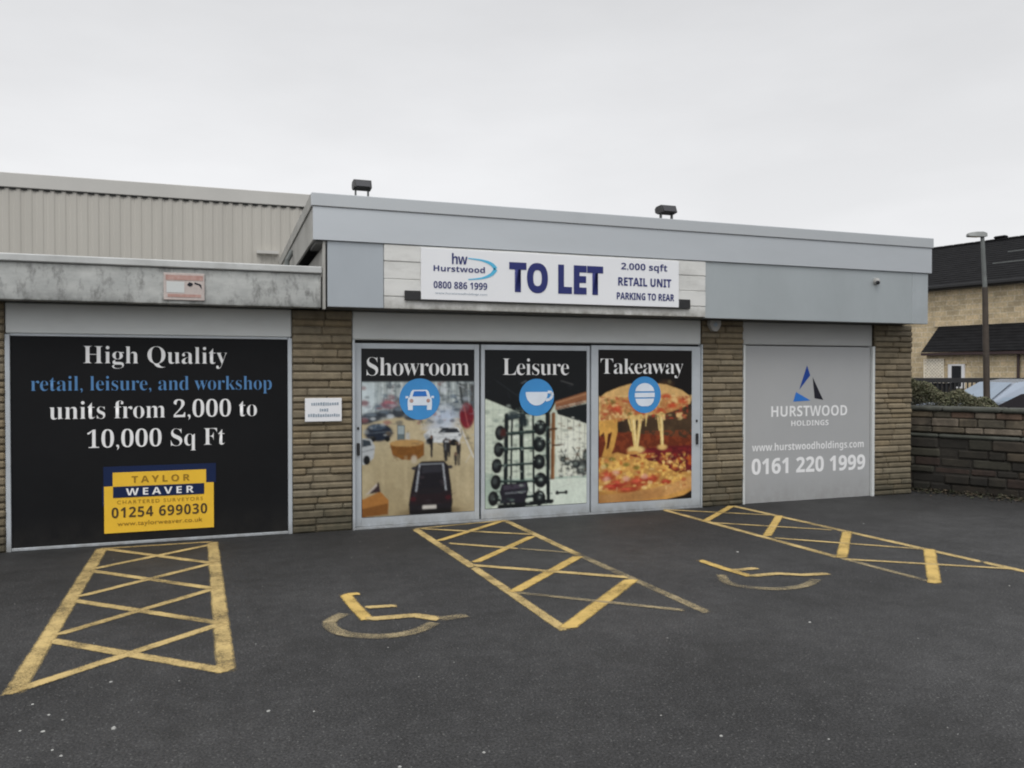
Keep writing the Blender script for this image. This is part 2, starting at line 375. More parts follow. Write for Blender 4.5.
def stroke(mb,pts,w,z=0.004,w2=None):
    n=len(pts)
    P=[Vector((p[0],p[1])) for p in pts]; L=[];Rr=[]
    for i in range(n):
        d=(P[min(i+1,n-1)]-P[max(i-1,0)]).normalized(); nn=Vector((-d.y,d.x))
        ww=w/2*random.uniform(0.96,1.04); L.append(P[i]+nn*ww*1.12); Rr.append(P[i]-nn*ww*1.12)
    O=(0,0,0); I=(1,1,1)
    for i in range(n-1):
        c0=O if i==0 else I; c1=O if i==n-2 else I
        mb.face([(L[i].x,L[i].y,z),(P[i].x,P[i].y,z),(P[i+1].x,P[i+1].y,z),(L[i+1].x,L[i+1].y,z)],[O,c0,c1,O])
        mb.face([(P[i].x,P[i].y,z),(Rr[i].x,Rr[i].y,z),(Rr[i+1].x,Rr[i+1].y,z),(P[i+1].x,P[i+1].y,z)],[c0,O,O,c1])
def sub(a,b,n=14):
    n=max(14,int(math.dist(a,b)/0.06))
    return [(a[0]+(b[0]-a[0])*k/n+random.uniform(-.002,.002),a[1]+(b[1]-a[1])*k/n) for k in range(n+1)]
marks=0
def marking(name,lines,m,layer):
    mb=MB()
    for k,(a,b,w) in enumerate(lines): stroke(mb,sub(a,b),w,0.004+layer*0.0003+k*0.00003)
    return struct(mb.build(name,M[m]))
# bay beside the black board
marking('bay_marking',[((-1.095,5.00),(-1.165,8.91),.105),((0.00,4.95),(-0.13,8.84),.105),((-1.15,8.88),(-0.13,8.86),.05)],'mid',0)
marking('bay_hatching',[((-1.155,8.876),(-.116,7.855),.075),((-1.14,7.963),(-.10,8.744),.075),((-1.134,7.922),(-.09,6.916),.075),((-1.10,7.016),(-.11,7.855),.075),
   ((-1.10,6.914),(-.03,5.935),.075),((-1.08,6.032),(-.09,6.916),.075),((-1.086,5.932),(0.0,4.97),.085),((-1.10,5.05),(-.02,5.935),.085)],'mid',3)
# bay before the shopfront
marking('bay_marking',[((2.003,8.829),(2.10,6.9),.09),((2.003,8.829),(3.126,8.989),.05)],'mid',0)
marking('bay_marking',[((2.10,6.9),(2.174,4.98),.085),((3.126,8.989),(3.20,7.0),.085)],'mid',1)
marking('bay_marking',[((3.20,7.0),(3.314,4.996),.085)],'old',2)
marking('bay_hatching',[((2.084,8.1),(3.126,8.989),.08),((2.163,7.061),(3.105,8.005),.085),((2.154,5.993),(3.185,6.981),.10),((2.188,5.012),(3.249,6.039),.115)],'fresh',4)
marking('bay_hatching',[((2.056,8.81),(3.12,8.094),.07),((2.152,7.954),(2.75,7.47),.07),((2.105,6.973),(3.249,6.098),.08)],'mid',7)
marking('bay_hatching',[((2.75,7.47),(3.152,7.143),.06),((2.154,5.993),(3.185,5.102),.06)],'old',9)
# bay before the right pier
marking('bay_marking',[((5.285,9.00),(5.48,6.1),.085),((6.297,8.96),(6.60,5.5),.09)],'mid',0)
marking('bay_marking',[((5.48,6.1),(5.575,5.052),.07)],'old',1)
marking('bay_marking',[((6.60,5.5),(6.72,4.3),.09)],'mid',2)
marking('bay_hatching',[((5.33,8.12),(6.297,8.96),.085),((5.466,7.15),(6.414,8.145),.09),((5.484,6.062),(6.466,7.065),.10),((5.546,5.063),(6.59,6.084),.105)],'fresh',4)
marking('bay_hatching',[((5.285,9.00),(6.325,8.204),.06),((5.357,8.013),(6.373,7.186),.055),((5.478,7.044),(6.505,6.114),.06),((5.468,6.02),(6.635,5.2),.065)],'mid',7)
# wheelchair symbols
def wc(name,spec,m,layer):
    mb=MB()
    for k,(pts,w) in enumerate(spec):
        P=[]
        for i in range(len(pts)-1):
            for j in range(6):
                t=j/6; P.append((pts[i][0]*(1-t)+pts[i+1][0]*t,pts[i][1]*(1-t)+pts[i+1][1]*t))
        P.append(pts[-1]); stroke(mb,P,w,0.004+layer*.0003+k*.00008)
    return struct(mb.build(name,M[m]))
def smooth_arc(pts,n=5):
    out=[]
    P=[pts[0]]+list(pts)+[pts[-1]]
    for i in range(1,len(P)-2):
        p0,p1,p2,p3=[np.array(q,float) for q in P[i-1:i+3]]
        for j in range(n):
            t=j/n
            out.append(tuple(0.5*((2*p1)+(-p0+p2)*t+(2*p0-5*p1+4*p2-p3)*t*t+(-p0+3*p1-3*p2+p3)*t**3)))
    out.append(pts[-1]); return out
wc('wheelchair_symbol',[([(0.885,6.40),(0.905,6.05),(0.945,5.66)],.095),([(0.90,6.37),(1.00,6.365)],.075)],'fresh',10)
wc('wheelchair_symbol',[([(0.97,5.97),(1.212,5.94)],.07),([(0.93,5.679),(1.283,5.657),(1.429,5.505)],.095)],'mid',11)
wc('wheelchair_symbol',[([(1.42,5.51),(1.64,5.529)],.095)],'old',13)
wc('wheelchair_symbol',[(smooth_arc([(0.811,5.87),(0.69,5.72),(0.69,5.53),(0.79,5.37),(0.991,5.27),(1.201,5.30),(1.373,5.44)]),.095)],'old',12)
wc('wheelchair_symbol',[([(4.165,6.44),(4.195,6.1),(4.251,5.77)],.085)],'fresh',10)
wc('wheelchair_symbol',[([(4.23,6.0),(4.488,5.997)],.08),([(4.24,5.781),(4.53,5.774),(4.706,5.658),(4.95,5.624)],.08)],'mid',11)
wc('wheelchair_symbol',[(smooth_arc([(4.04,5.90),(3.94,5.66),(4.03,5.46),(4.264,5.35),(4.507,5.38),(4.71,5.50)]),.085)],'old',12)

# loose grit and flakes
gr=MB()
def flake(x,y,r):
    r*=0.75; n=random.randint(5,7); a0=random.random()*6
    h=r*random.uniform(0.25,0.5)
    pts=[(x+r*random.uniform(.6,1.1)*math.cos(a0+6.283*k/n),y+r*random.uniform(.6,1.1)*math.sin(a0+6.283*k/n)) for k in range(n)]
    top=[(x+(p[0]-x)*.6,y+(p[1]-y)*.6,h) for p in pts]; bot=[(p[0],p[1],0.0005) for p in pts]
    gr.face(top)
    for k in range(n): gr.face([bot[k],bot[(k+1)%n],top[(k+1)%n],top[k]])
for (x,y,r) in [(-.523,4.358,.022),(-.846,4.438,.017),(-.714,4.125,.014),(-.966,4.821,.014),(-.617,5.024,.016),(.204,4.315,.018),(.426,4.229,.01),(-.857,4.644,.012),(-.953,4.483,.012),(1.118,3.504,.012),(.725,3.501,.014),(-.781,4.553,.01),(-.763,4.204,.012),(2.246,3.277,.014),(2.093,3.581,.01),(6.079,4.811,.012),(6.992,7.379,.016),(3.864,4.576,.014),(4.726,6.63,.02),(2.713,3.077,.01)]:
    flake(x,y,r)
for k in range(110):
    x=random.uniform(-2.5,8); y=random.uniform(2.6,8.6); flake(x,y,random.uniform(.003,.008))
o=gr.build('grit',M['grit']); o['kind']='stuff'; o['label']='small pale stones and flakes scattered over the dark asphalt'; o['category']='grit'

# shade at the foot of the walls is painted in the asphalt material
# ------------------------------------------------------------------ main retail building
PAL=[(0.212,0.172,0.112),(0.195,0.158,0.101),(0.226,0.187,0.125),(0.182,0.148,0.097),(0.208,0.175,0.120),(0.20,0.158,0.097)]
RB=thing('retail_building','single storey flat roofed shop unit with pale grey fascia and brown stone piers','building',(5.2,9.0,0))
def pier(x0,x1,parent,label=None,y=9.0):
    mb=MB(); stones(mb,x0,x1,0,2.45,y,0.078,(0.24,0.66),PAL,gap=0.009,depth=0.35,grime=0.45,rough=0.016,mortar=(0.11,0.088,0.058),ch=0.016,vg=0.08)
    o=mb.build('stone_pier',M['stone'],parent)
    if label: o['label']=label
pier(0.69,1.335,RB); pier(5.862,6.50,RB); pier(8.715,9.405,RB)
mb=MB(); mb.box(9.20,9.395,9.36,22,0,3.14); mb.box(0.95,9.2,21.8,22,0,3.14); mb.build('side_wall',M['brickside'],RB)
# openings behind the doors and boards
mb=MB(); mb.box(1.336,5.86,9.30,9.34,0,2.45); mb.box(6.501,8.714,9.30,9.34,0,2.45); mb.build('inner_wall',M['dark'],RB)
# roof and fascias
mb=MB(); mb.box(0.90,9.32,8.66,22,3.43,3.48); mb.build('roof',M['roof'],RB)
mb=MB(); mb.box(0.875,9.352,8.622,8.66,3.158,3.504); mb.build('upper_fascia',M['fascia'],RB)
mb=MB(); mb.box(0.857,9.370,8.604,8.68,3.507,3.645,ch=0.006); mb.build('fascia_capping',M['cap'],RB)
for a,b in ((0.875,0.90),(9.326,9.352)):
    mb=MB(); mb.box(a,b,8.661,21.9,3.158,3.503); mb.build('side_fascia',M['stained'],RB)
for a,b in ((0.857,0.935),(9.29,9.370)):
    mb=MB(); mb.box(a,b,8.681,21.9,3.507,3.643); mb.build('side_capping',M['stained'],RB)
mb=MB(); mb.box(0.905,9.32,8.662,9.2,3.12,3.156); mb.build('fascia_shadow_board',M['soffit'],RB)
mb=MB(); mb.box(1.024,1.622,8.65,8.70,2.458,3.155,ch=0.004); mb.build('cladding_panel',M['panel'],RB)
for a,b in ((5.672,9.03),):
    mb=MB(); mb.box(a,b,8.65,8.70,2.446,3.155,ch=0.003); mb.build('cladding_panel',M['panel_dull'],RB)
mb=MB(); mb.box(0.978,1.005,8.648,8.74,2.43,3.15,ch=0.003); mb.build('edge_trim',M['stained'],RB)
mb=MB(); mb.box(1.005,1.024,8.664,8.74,2.452,3.15); mb.build('panel_joint',M['dark'],RB)
mb=MB(); mb.box(9.032,9.315,8.648,8.704,2.444,3.154,ch=0.004); mb.build('edge_trim',M['trim'],RB)
mb=MB(); mb.box(1.03,9.25,8.701,9.45,2.452,2.50); mb.build('soffit',M['soffit'],RB)
mb=MB(); mb.box(9.20,9.255,8.706,12.0,2.505,3.115); mb.build('side_cladding',M['stained'],RB)
mb=MB(); mb.box(1.0,1.04,8.745,21.0,2.803,3.115); mb.build('side_cladding',M['stained'],RB)
mb=MB(); mb.tube((0.80,11.3,2.79),(0.80,11.3,3.30),.035,.035,10); mb.tube((0.80,11.3,3.28),(0.87,11.3,3.42),.035,.035,10); mb.build('vent_pipe',M['polegrey'],RB)
# white boarding behind the letting sign
mb=MB(); z=2.456
for k,h in enumerate((0.135,0.19,0.19,0.184)):
    mb.box(1.625,5.668,8.636-(0.004*(k%2)),8.70,z,z+h-0.006,ch=0.004); z+=h
mb.box(1.63,5.66,8.648,8.69,2.46,3.15)
mb.build('boarding',M['boards'],RB)
# shutter housings
mb=MB(); mb.box(1.337,5.860,9.03,9.20,2.128,2.448,ch=0.012); mb.build('shutter_box',M['shutter'],RB)
mb=MB(); mb.box(6.502,8.712,9.045,9.20,2.135,2.448,ch=0.012); mb.build('shutter_box',M['shutter_shaded'],RB)
# shopfront frame
mb=MB(); mb.box(1.337,5.860,9.075,9.20,2.10,2.127); mb.build('door_track',M['dark'],RB)
for q in ((1.337,1.362),(5.845,5.861)):
    mb=MB(); mb.box(*q,8.99,9.2,0.0,2.126); mb.build('door_jamb',M['frame'],RB)
mb=MB(); mb.box(1.362,5.845,9.005,9.22,0.0,0.022); mb.build('door_sill',M['frame'],RB)

def door(x0,x1,y,z0,z1,ls,rs,top,bot,handle=None):
    mb=MB()
    mb.box(x0,x0+ls,y,y+0.045,z0,z1,ch=0.004); mb.box(x1-rs,x1,y,y+0.045,z0,z1,ch=0.004)
    mb.box(x0+ls,x1-rs,y+0.001,y+0.045,z1-top,z1,ch=0.003); mb.box(x0+ls,x1-rs,y+0.001,y+0.045,z0,z0+bot,ch=0.003)
    d=mb.build('sliding_door',M['frame'],RB)
    gb=MB(); gb.box(x0+ls,x1-rs,y+0.020,y+0.028,z0+bot,z1-top); gb.build('glass',M['glass'],d)
    if handle:
        hb=MB(); hx=x0+ls*0.5 if handle=='L' else x1-rs*0.45
        hb.box(hx-0.016,hx+0.016,y-0.03,y-0.001,0.83,0.97,ch=0.006); hb.build('handle',M['blackmetal'],d)
        hb=MB(); hb.box(hx-0.010,hx+0.010,y-0.012,y-0.001,1.12,1.15); hb.build('lock',M['blackmetal'],d)
door(1.365,2.830,9.045,0.024,2.092,.078,.062,.062,.100,'L')
door(2.850,4.262,9.030,0.024,2.092,.045,.045,.062,.115)
door(4.275,5.843,9.010,0.024,2.100,.095,.135,.055,.105,'R')

# ------------------------------------------------------------------ printed pictures
class Canvas:
    def __init__(s,w,h,x0,y0,x1,y1):
        s.w,s.h=w,h; s.img=np.zeros((h,w,3)); s.x0,s.y0,s.sx,s.sy=x0,y0,w/(x1-x0),h/(y1-y0)
        yy,xx=np.mgrid[0:h,0:w]; s.X=x0+(xx+.5)/s.sx; s.Y=y0+(yy+.5)/s.sy
    def put(s,mask,c,a=1.0,tex=None):
        c=np.array(lin(c)); m=(mask*a)[...,None]
        src=c if tex is None else c*tex[...,None]
        s.img=s.img*(1-m)+src*m
    def poly(s,pts,c,a=1.0,tex=None):
        m=np.zeros((s.h,s.w),bool); n=len(pts)
        for k in range(n):
            (xa,ya),(xb,yb)=pts[k],pts[(k+1)%n]
            if ya==yb: continue
            t=((s.Y<ya)!=(s.Y<yb))&(s.X<(xb-xa)*(s.Y-ya)/(yb-ya)+xa); m^=t
        s.put(m.astype(float),c,a,tex)
    def rect(s,x0,y0,x1,y1,c,a=1.0,tex=None): s.poly([(x0,y0),(x1,y0),(x1,y1),(x0,y1)],c,a,tex)
    def ell(s,x,y,rx,ry,c,a=1.0,soft=0.0,tex=None):
        d=np.sqrt(((s.X-x)/rx)**2+((s.Y-y)/ry)**2)
        m=np.clip((1+soft-d)/max(2*soft,1e-6),0,1) if soft>0 else (d<1).astype(float)
        s.put(m,c,a,tex)
    def line(s,x0,y0,x1,y1,w,c,a=1.0,w1=None):
        w1=w if w1 is None else w1
        dx,dy=x1-x0,y1-y0; L=dx*dx+dy*dy
        t=np.clip(((s.X-x0)*dx+(s.Y-y0)*dy)/L,0,1)
        d=np.hypot(s.X-x0-t*dx,s.Y-y0-t*dy); s.put((d<(w+(w1-w)*t)/2).astype(float),c,a)
    def noise(s,cell,oct=3,seed=0):
        r=np.random.default_rng(seed); out=np.zeros((s.h,s.w)); amp=1; tot=0
        for o in range(oct):
            c=cell/2**o; gw=int(s.w/s.sx/c)+3; gh=int(s.h/s.sy/c)+3; G=r.random((gh,gw))
            fx=(s.X-s.x0)/c; fy=(s.Y-s.y0)/c; ix=fx.astype(int); iy=fy.astype(int); fx=fx-ix; fy=fy-iy
            fx=fx*fx*(3-2*fx); fy=fy*fy*(3-2*fy)
            out+=amp*((G[iy,ix]*(1-fx)+G[iy,ix+1]*fx)*(1-fy)+(G[iy+1,ix]*(1-fx)+G[iy+1,ix+1]*fx)*fy); tot+=amp; amp*=.6
        return out/tot
    def out(s,k=2):
        return np.clip(s.img,0,None).reshape(s.h//k,k,s.w//k,k,3).mean((1,3))**1.16*1.15
def print_mesh(name,img,x0,x1,z0,z1,y,parent):
    h,w=img.shape[:2]; base=TH[parent.name]['base']
    xs=np.linspace(x0,x1,w+1)-base[0]; zs=np.linspace(z1,z0,h+1)-base[2]
    V=np.zeros((h+1,w+1,3)); V[...,0]=xs[None,:]; V[...,2]=zs[:,None]; V[...,1]=y-base[1]
    idx=np.arange((h+1)*(w+1)).reshape(h+1,w+1)
    Fq=np.stack([idx[:-1,:-1],idx[1:,:-1],idx[1:,1:],idx[:-1,1:]],-1).reshape(-1,4)
    me=bpy.data.meshes.new(name); me.from_pydata(V.reshape(-1,3).tolist(),[],Fq.tolist())
    ca=me.color_attributes.new('Print','FLOAT_COLOR','POINT')
    P=np.pad(img,((1,1),(1,1),(0,0)),mode='edge'); pv=(P[:-1,:-1]+P[1:,:-1]+P[:-1,1:]+P[1:,1:])/4
    A=np.ones((h+1,w+1,4),np.float32); A[...,:3]=pv; ca.data.foreach_set('color',A.ravel())
    me.materials.append(M['print']); o=bpy.data.objects.new(name,me); COL.objects.link(o); o.parent=parent
    return o

def clutter(c,x0,y0,x1,y1,n,pal,smin,smax,seed,a=.8,flat=1.0):
    q=random.Random(seed)
    for k in range(n):
        x=q.uniform(x0,x1); y=q.uniform(y0,y1); sz=q.uniform(smin,smax); col=q.choice(pal)
        if q.random()<.6: c.ell(x,y,sz,sz*flat*q.uniform(.3,.8),col,a*q.uniform(.5,1),.35)
        else:
            t=q.uniform(-.4,.4)+(1.57 if q.random()<.5 else 0); c.line(x,y,x+2*sz*math.cos(t),y+2*sz*math.sin(t),q.uniform(2,5),col,a*q.uniform(.5,1))
# -- car showroom picture
def showroom():
    c=Canvas(264,372,48,57,495,700); n1=c.noise(60,4,1); n2=c.noise(18,3,2); n3=c.noise(140,3,3)
    c.rect(48,57,495,340,(176,184,184))
    for k in range(13):
        x=55+k*35; c.rect(x,185,x+random.uniform(5,15),300,(214,222,222),.8); c.line(x+20,185,x+16,300,3,(118,130,134),.8)
    c.rect(48,262,495,345,(140,148,152),.55); c.put(np.clip((n2-.5)*4,0,1)*(c.Y>180)*(c.Y<350),(88,98,106),.75)
    c.poly([(48,345),(200,318),(495,330),(495,700),(48,700)],(184,172,142))
    c.put(np.clip((c.Y-430)/300,0,1)*(c.Y>330),(158,142,110),.7)
    c.ell(240,380,190,60,(204,190,160),.55,.6); c.put(np.clip((n3-.5)*3,0,1)*(c.Y>340),(208,196,166),.5)
    c.rect(48,185,95,330,(205,214,216),.55); c.ell(70,240,40,60,(212,224,228),.6,.5)
    c.ell(152,272,30,14,(150,72,92),.8,.35); c.ell(150,264,20,8,(190,120,130),.8,.3)
    for x,y,rx,ry in ((85,318,40,18),(135,306,32,14),(190,300,28,22),(60,330,30,16),(240,320,30,14),(330,285,24,14)):
        c.ell(x,y,rx,ry,(52,60,70),.9,.2); c.ell(x,y-ry*.5,rx*.6,ry*.35,(120,132,142),.8,.3)
    c.ell(112,378,54,34,(40,50,66),1,.1); c.ell(105,356,34,12,(86,102,118),.9,.2); c.ell(88,402,14,12,(20,22,24)); c.ell(146,404,10,10,(20,22,24)); c.line(66,380,160,374,4,(110,120,130),.7)
    c.poly([(48,398),(82,402),(98,430),(92,475),(60,500),(48,500)],(186,190,192)); c.poly([(50,402),(80,408),(84,426),(50,432)],(64,74,82)); c.ell(66,482,13,18,(26,27,30)); c.line(50,450,94,440,3,(120,124,126))
    c.rect(183,350,214,412,(110,122,124)); c.rect(187,355,210,385,(164,176,178)); c.rect(218,380,232,415,(190,190,185))
    c.poly([(155,420),(180,412),(290,420),(290,470),(262,488),(205,486),(165,465)],(142,98,46)); c.ell(222,421,68,14,(186,152,102)); c.put((n2>.55)*(c.X>155)*(c.X<290)*(c.Y>432)*(c.Y<488),(116,78,36),.45)
    c.ell(368,330,54,46,(196,208,226),.85,.5); c.ell(352,365,60,14,(205,212,222),.7,.4)
    c.poly([(288,390),(316,366),(430,364),(444,398),(430,428),(300,420)],(214,217,218)); c.poly([(346,384),(366,364),(424,368),(436,386)],(52,56,62)); c.ell(312,416,14,13,(34,34,36)); c.ell(410,424,15,14,(34,34,36)); c.line(292,402,440,402,3,(150,154,158))
    for x,y0,y1,w in ((320,400,478,14),(378,412,492,26),(392,418,478,14),(430,428,512,20),(418,470,512,14)):
        c.line(x,y0+8,x,y1,w,(38,38,44),.95,w*.5); c.ell(x,y0,6,8,(120,96,82))
    c.poly([(428,190),(495,190),(495,292),(442,282)],(96,100,100),.8); c.line(436,190,452,300,5,(54,58,60)); c.line(470,190,474,280,4,(196,202,200)); c.line(486,200,486,300,5,(70,60,60))
    c.ell(464,320,30,50,(146,44,58),1,.12); c.ell(458,292,16,18,(90,52,62),1,.2); c.ell(472,344,18,16,(176,74,84),.7,.3)
    c.line(428,342,492,486,5,(206,206,204)); c.line(440,345,496,470,2,(120,110,92)); c.line(460,505,482,470,4,(196,192,180))
    clutter(c,50,190,490,345,150,[(70,80,90),(210,216,220),(120,130,136),(40,44,52),(180,188,196),(150,100,100),(90,110,130)],5,17,31,.7)
    clutter(c,50,340,490,430,46,[(60,66,76),(196,200,200),(120,120,116),(150,130,96),(30,32,38)],4,13,32,.6)
    c.ell(464,318,26,46,(120,36,50),.75,.3); c.line(452,280,470,360,5,(190,110,110),.6)
    for x in (120,210,300,350,420,460): c.rect(x,470,x+14,640,(206,192,160),.25)
    clutter(c,300,380,445,430,26,[(220,224,226),(60,64,70),(130,136,140),(30,32,36)],4,12,33,.75)
    # large car in the foreground
    c.ell(318,694,108,18,(98,82,58),.8,.4)
    c.poly([(256,512),(280,494),(368,494),(388,514),(400,600),(406,660),(398,700),(232,700),(228,660),(238,600)],(40,36,42))
    c.poly([(276,510),(362,510),(372,600),(264,600)],(34,32,40)); c.poly([(282,514),(358,514),(362,540),(280,540)],(58,58,66))
    c.line(272,506,258,610,7,(168,172,178)); c.line(366,506,378,610,7,(168,172,178)); c.line(270,505,366,505,5,(140,144,150))
    c.poly([(236,612),(398,612),(402,662),(232,662)],(46,34,40)); clutter(c,240,500,395,690,40,[(30,28,34),(64,58,66),(80,70,76),(24,22,26)],4,12,34,.6); c.rect(270,604,368,622,(40,36,42)); c.rect(284,668,340,681,(206,202,196))
    c.ell(246,640,12,9,(84,34,42),.9,.3); c.ell(388,640,12,9,(84,34,42),.9,.3); c.rect(232,684,402,700,(28,26,28)); c.ell(250,520,10,7,(70,66,70)); c.ell(396,520,10,7,(70,66,70)); c.ell(250,486,12,16,(196,186,168),.9,.3)
    c.poly([(48,632),(118,604),(150,640),(148,694),(48,700)],(176,126,70)); c.poly([(48,668),(148,650),(148,694),(48,700)],(140,96,50)); c.poly([(68,612),(112,566),(118,606)],(70,54,58)); c.poly([(60,615),(104,572),(106,582),(72,613)],(196,186,176))
    g=c.noise(7,2,77); c.img*=(0.86+.16*(n1[...,None]-.5)+.16*(g[...,None]-.5))
    c.rect(40,50,500,184,(28,29,32))
    return c.out()
def gym():
    c=Canvas(264,372,38,65,460,708); n1=c.noise(70,4,5); n2=c.noise(14,3,6); n3=c.noise(26,2,9)
    c.rect(38,65,460,708,(196,204,190))
    c.put(np.clip((n1-.4)*2,0,1),(222,228,214),.8)
    c.poly([(38,65),(460,65),(460,262),(330,276),(300,330),(200,330),(38,262)],(24,28,31))
    c.line(350,190,400,206,5,(92,92,92),.8); c.line(70,180,180,260,3,(60,66,70),.7); c.line(200,90,300,150,3,(40,44,48)); c.line(185,200,205,190,4,(130,140,146),.7)
    for x in range(45,300,24): c.line(x,275+max(0,(x-40)*.22),x,600,2,(150,166,154),.6)
    for y in range(300,600,34): c.line(38,y+6,300,y+18,2,(152,166,156),.5)
    c.poly([(326,276),(460,236),(460,282),(326,312)],(150,104,74)); c.line(326,284,460,246,3,(196,156,120)); c.line(326,304,460,276,4,(206,196,176)); c.put((n2>.52)*(c.X>326)*(c.Y>240+.0*c.X)*(c.Y<306)*(c.Y>300-(c.X-326)*.28),(112,72,50),.5)
    c.poly([(330,312),(460,286),(460,372),(336,330)],(30,36,38)); c.poly([(336,330),(460,372),(460,590),(330,600)],(216,218,204))
    for x in (352,378,404,430,452): c.line(x,335+(x-336)*.34,x,590,3,(146,148,138),.8)
    for y in (402,446,500): c.line(334,y-14,460,y+12,3,(150,152,142),.8)
    c.ell(396,455,44,60,(232,234,222),.6,.6)
    c.poly([(38,590),(460,590),(460,708),(38,708)],(178,192,180)); c.put(np.clip((n1-.45)*3,0,1)*(c.Y>600),(208,216,204),.7); c.line(330,640,460,606,3,(140,152,144)); c.poly([(38,560),(130,590),(130,708),(38,708)],(160,176,164),.6)
    c.line(318,330,314,596,17,(128,92,62)); c.line(323,330,320,596,4,(176,136,96)); c.line(302,330,300,560,6,(92,70,52))
    c.line(330,390,300,392,9,(90,66,46)); c.line(312,460,352,458,7,(96,72,52))
    for x,y,rx,ry in ((440,560,28,36),(456,510,14,32),(380,534,24,13),(412,540,20,18),(360,520,16,10)): c.ell(x,y,rx,ry,(46,52,54),.9,.15); c.ell(x,y,rx*.45,ry*.45,(130,140,134),.7,.3)
    for a in ((350,480,400,560),(400,470,440,530),(372,478,352,560),(430,475,396,560)): c.line(*a,5,(70,74,72),.9)
    clutter(c,40,290,300,600,70,[(214,224,214),(120,136,126),(70,84,80),(160,176,164),(236,240,230)],4,14,41,.55)
    clutter(c,335,345,458,600,80,[(232,234,224),(90,96,92),(150,156,146),(50,54,54),(120,96,72)],4,12,42,.65)
    clutter(c,40,70,455,250,30,[(44,50,54),(60,66,70),(34,38,40)],5,18,43,.6,.4)
    c.poly([(180,600),(460,600),(460,708),(60,708)],(222,228,216),.65)
    # rack
    for x0,x1,w in ((124,118,17),(182,190,18),(292,296,15),(146,140,8),(232,236,9)): c.line(x0,330,x1,694,w,(30,38,40))
    c.poly([(128,335),(200,318),(206,372),(196,380),(190,340),(132,352)],(40,50,54)); c.ell(152,330,24,18,(60,72,76),.9,.3); c.ell(196,360,18,20,(40,52,56),.9,.3)
    for y0,y1,w in ((408,398,15),(470,466,11),(536,530,10),(600,606,10),(676,664,13)): c.line(92,y0,268,y1,w,(44,58,56)); c.line(100,y0-4,262,y1-4,3,(110,128,122),.8)
    for x,y in ((98,402),(92,470),(84,536),(80,602),(70,668)): c.ell(x,y,21,31,(30,32,35)); c.ell(x-4,y-4,9,13,(82,88,88),.8,.4)
    for x,y in ((262,384),(259,454),(257,526),(264,602),(258,676)): c.ell(x,y,26,32,(25,28,31)); c.ell(x+2,y-4,11,15,(70,78,78),.8,.4); c.ell(x+2,y-3,4,5,(150,158,152))
    c.ell(110,404,12,20,(96,50,44),.7,.3)
    c.poly([(104,612),(208,606),(214,636),(200,690),(98,692),(96,640)],(44,42,52)); c.poly([(112,618),(202,612),(204,630),(112,636)],(78,72,84)); c.line(120,650,200,646,8,(110,112,118)); c.line(96,704,310,692,18,(30,34,36)); c.line(330,660,374,658,9,(44,50,50)); c.ell(334,658,7,9,(40,44,46)); c.ell(372,658,7,9,(40,44,46))
    clutter(c,70,320,310,700,120,[(26,32,34),(60,76,74),(120,136,130),(190,202,194),(40,48,50)],3,11,44,.75)
    clutter(c,340,480,458,600,60,[(34,38,40),(80,84,82),(210,214,204)],3,9,45,.8)
    g=c.noise(7,2,78); c.img*=(0.92+.14*(n2[...,None]-.5)+.16*(g[...,None]-.5))
    c.poly([(38,65),(460,65),(460,190),(38,190)],(24,27,30),.8)
    return c.out()
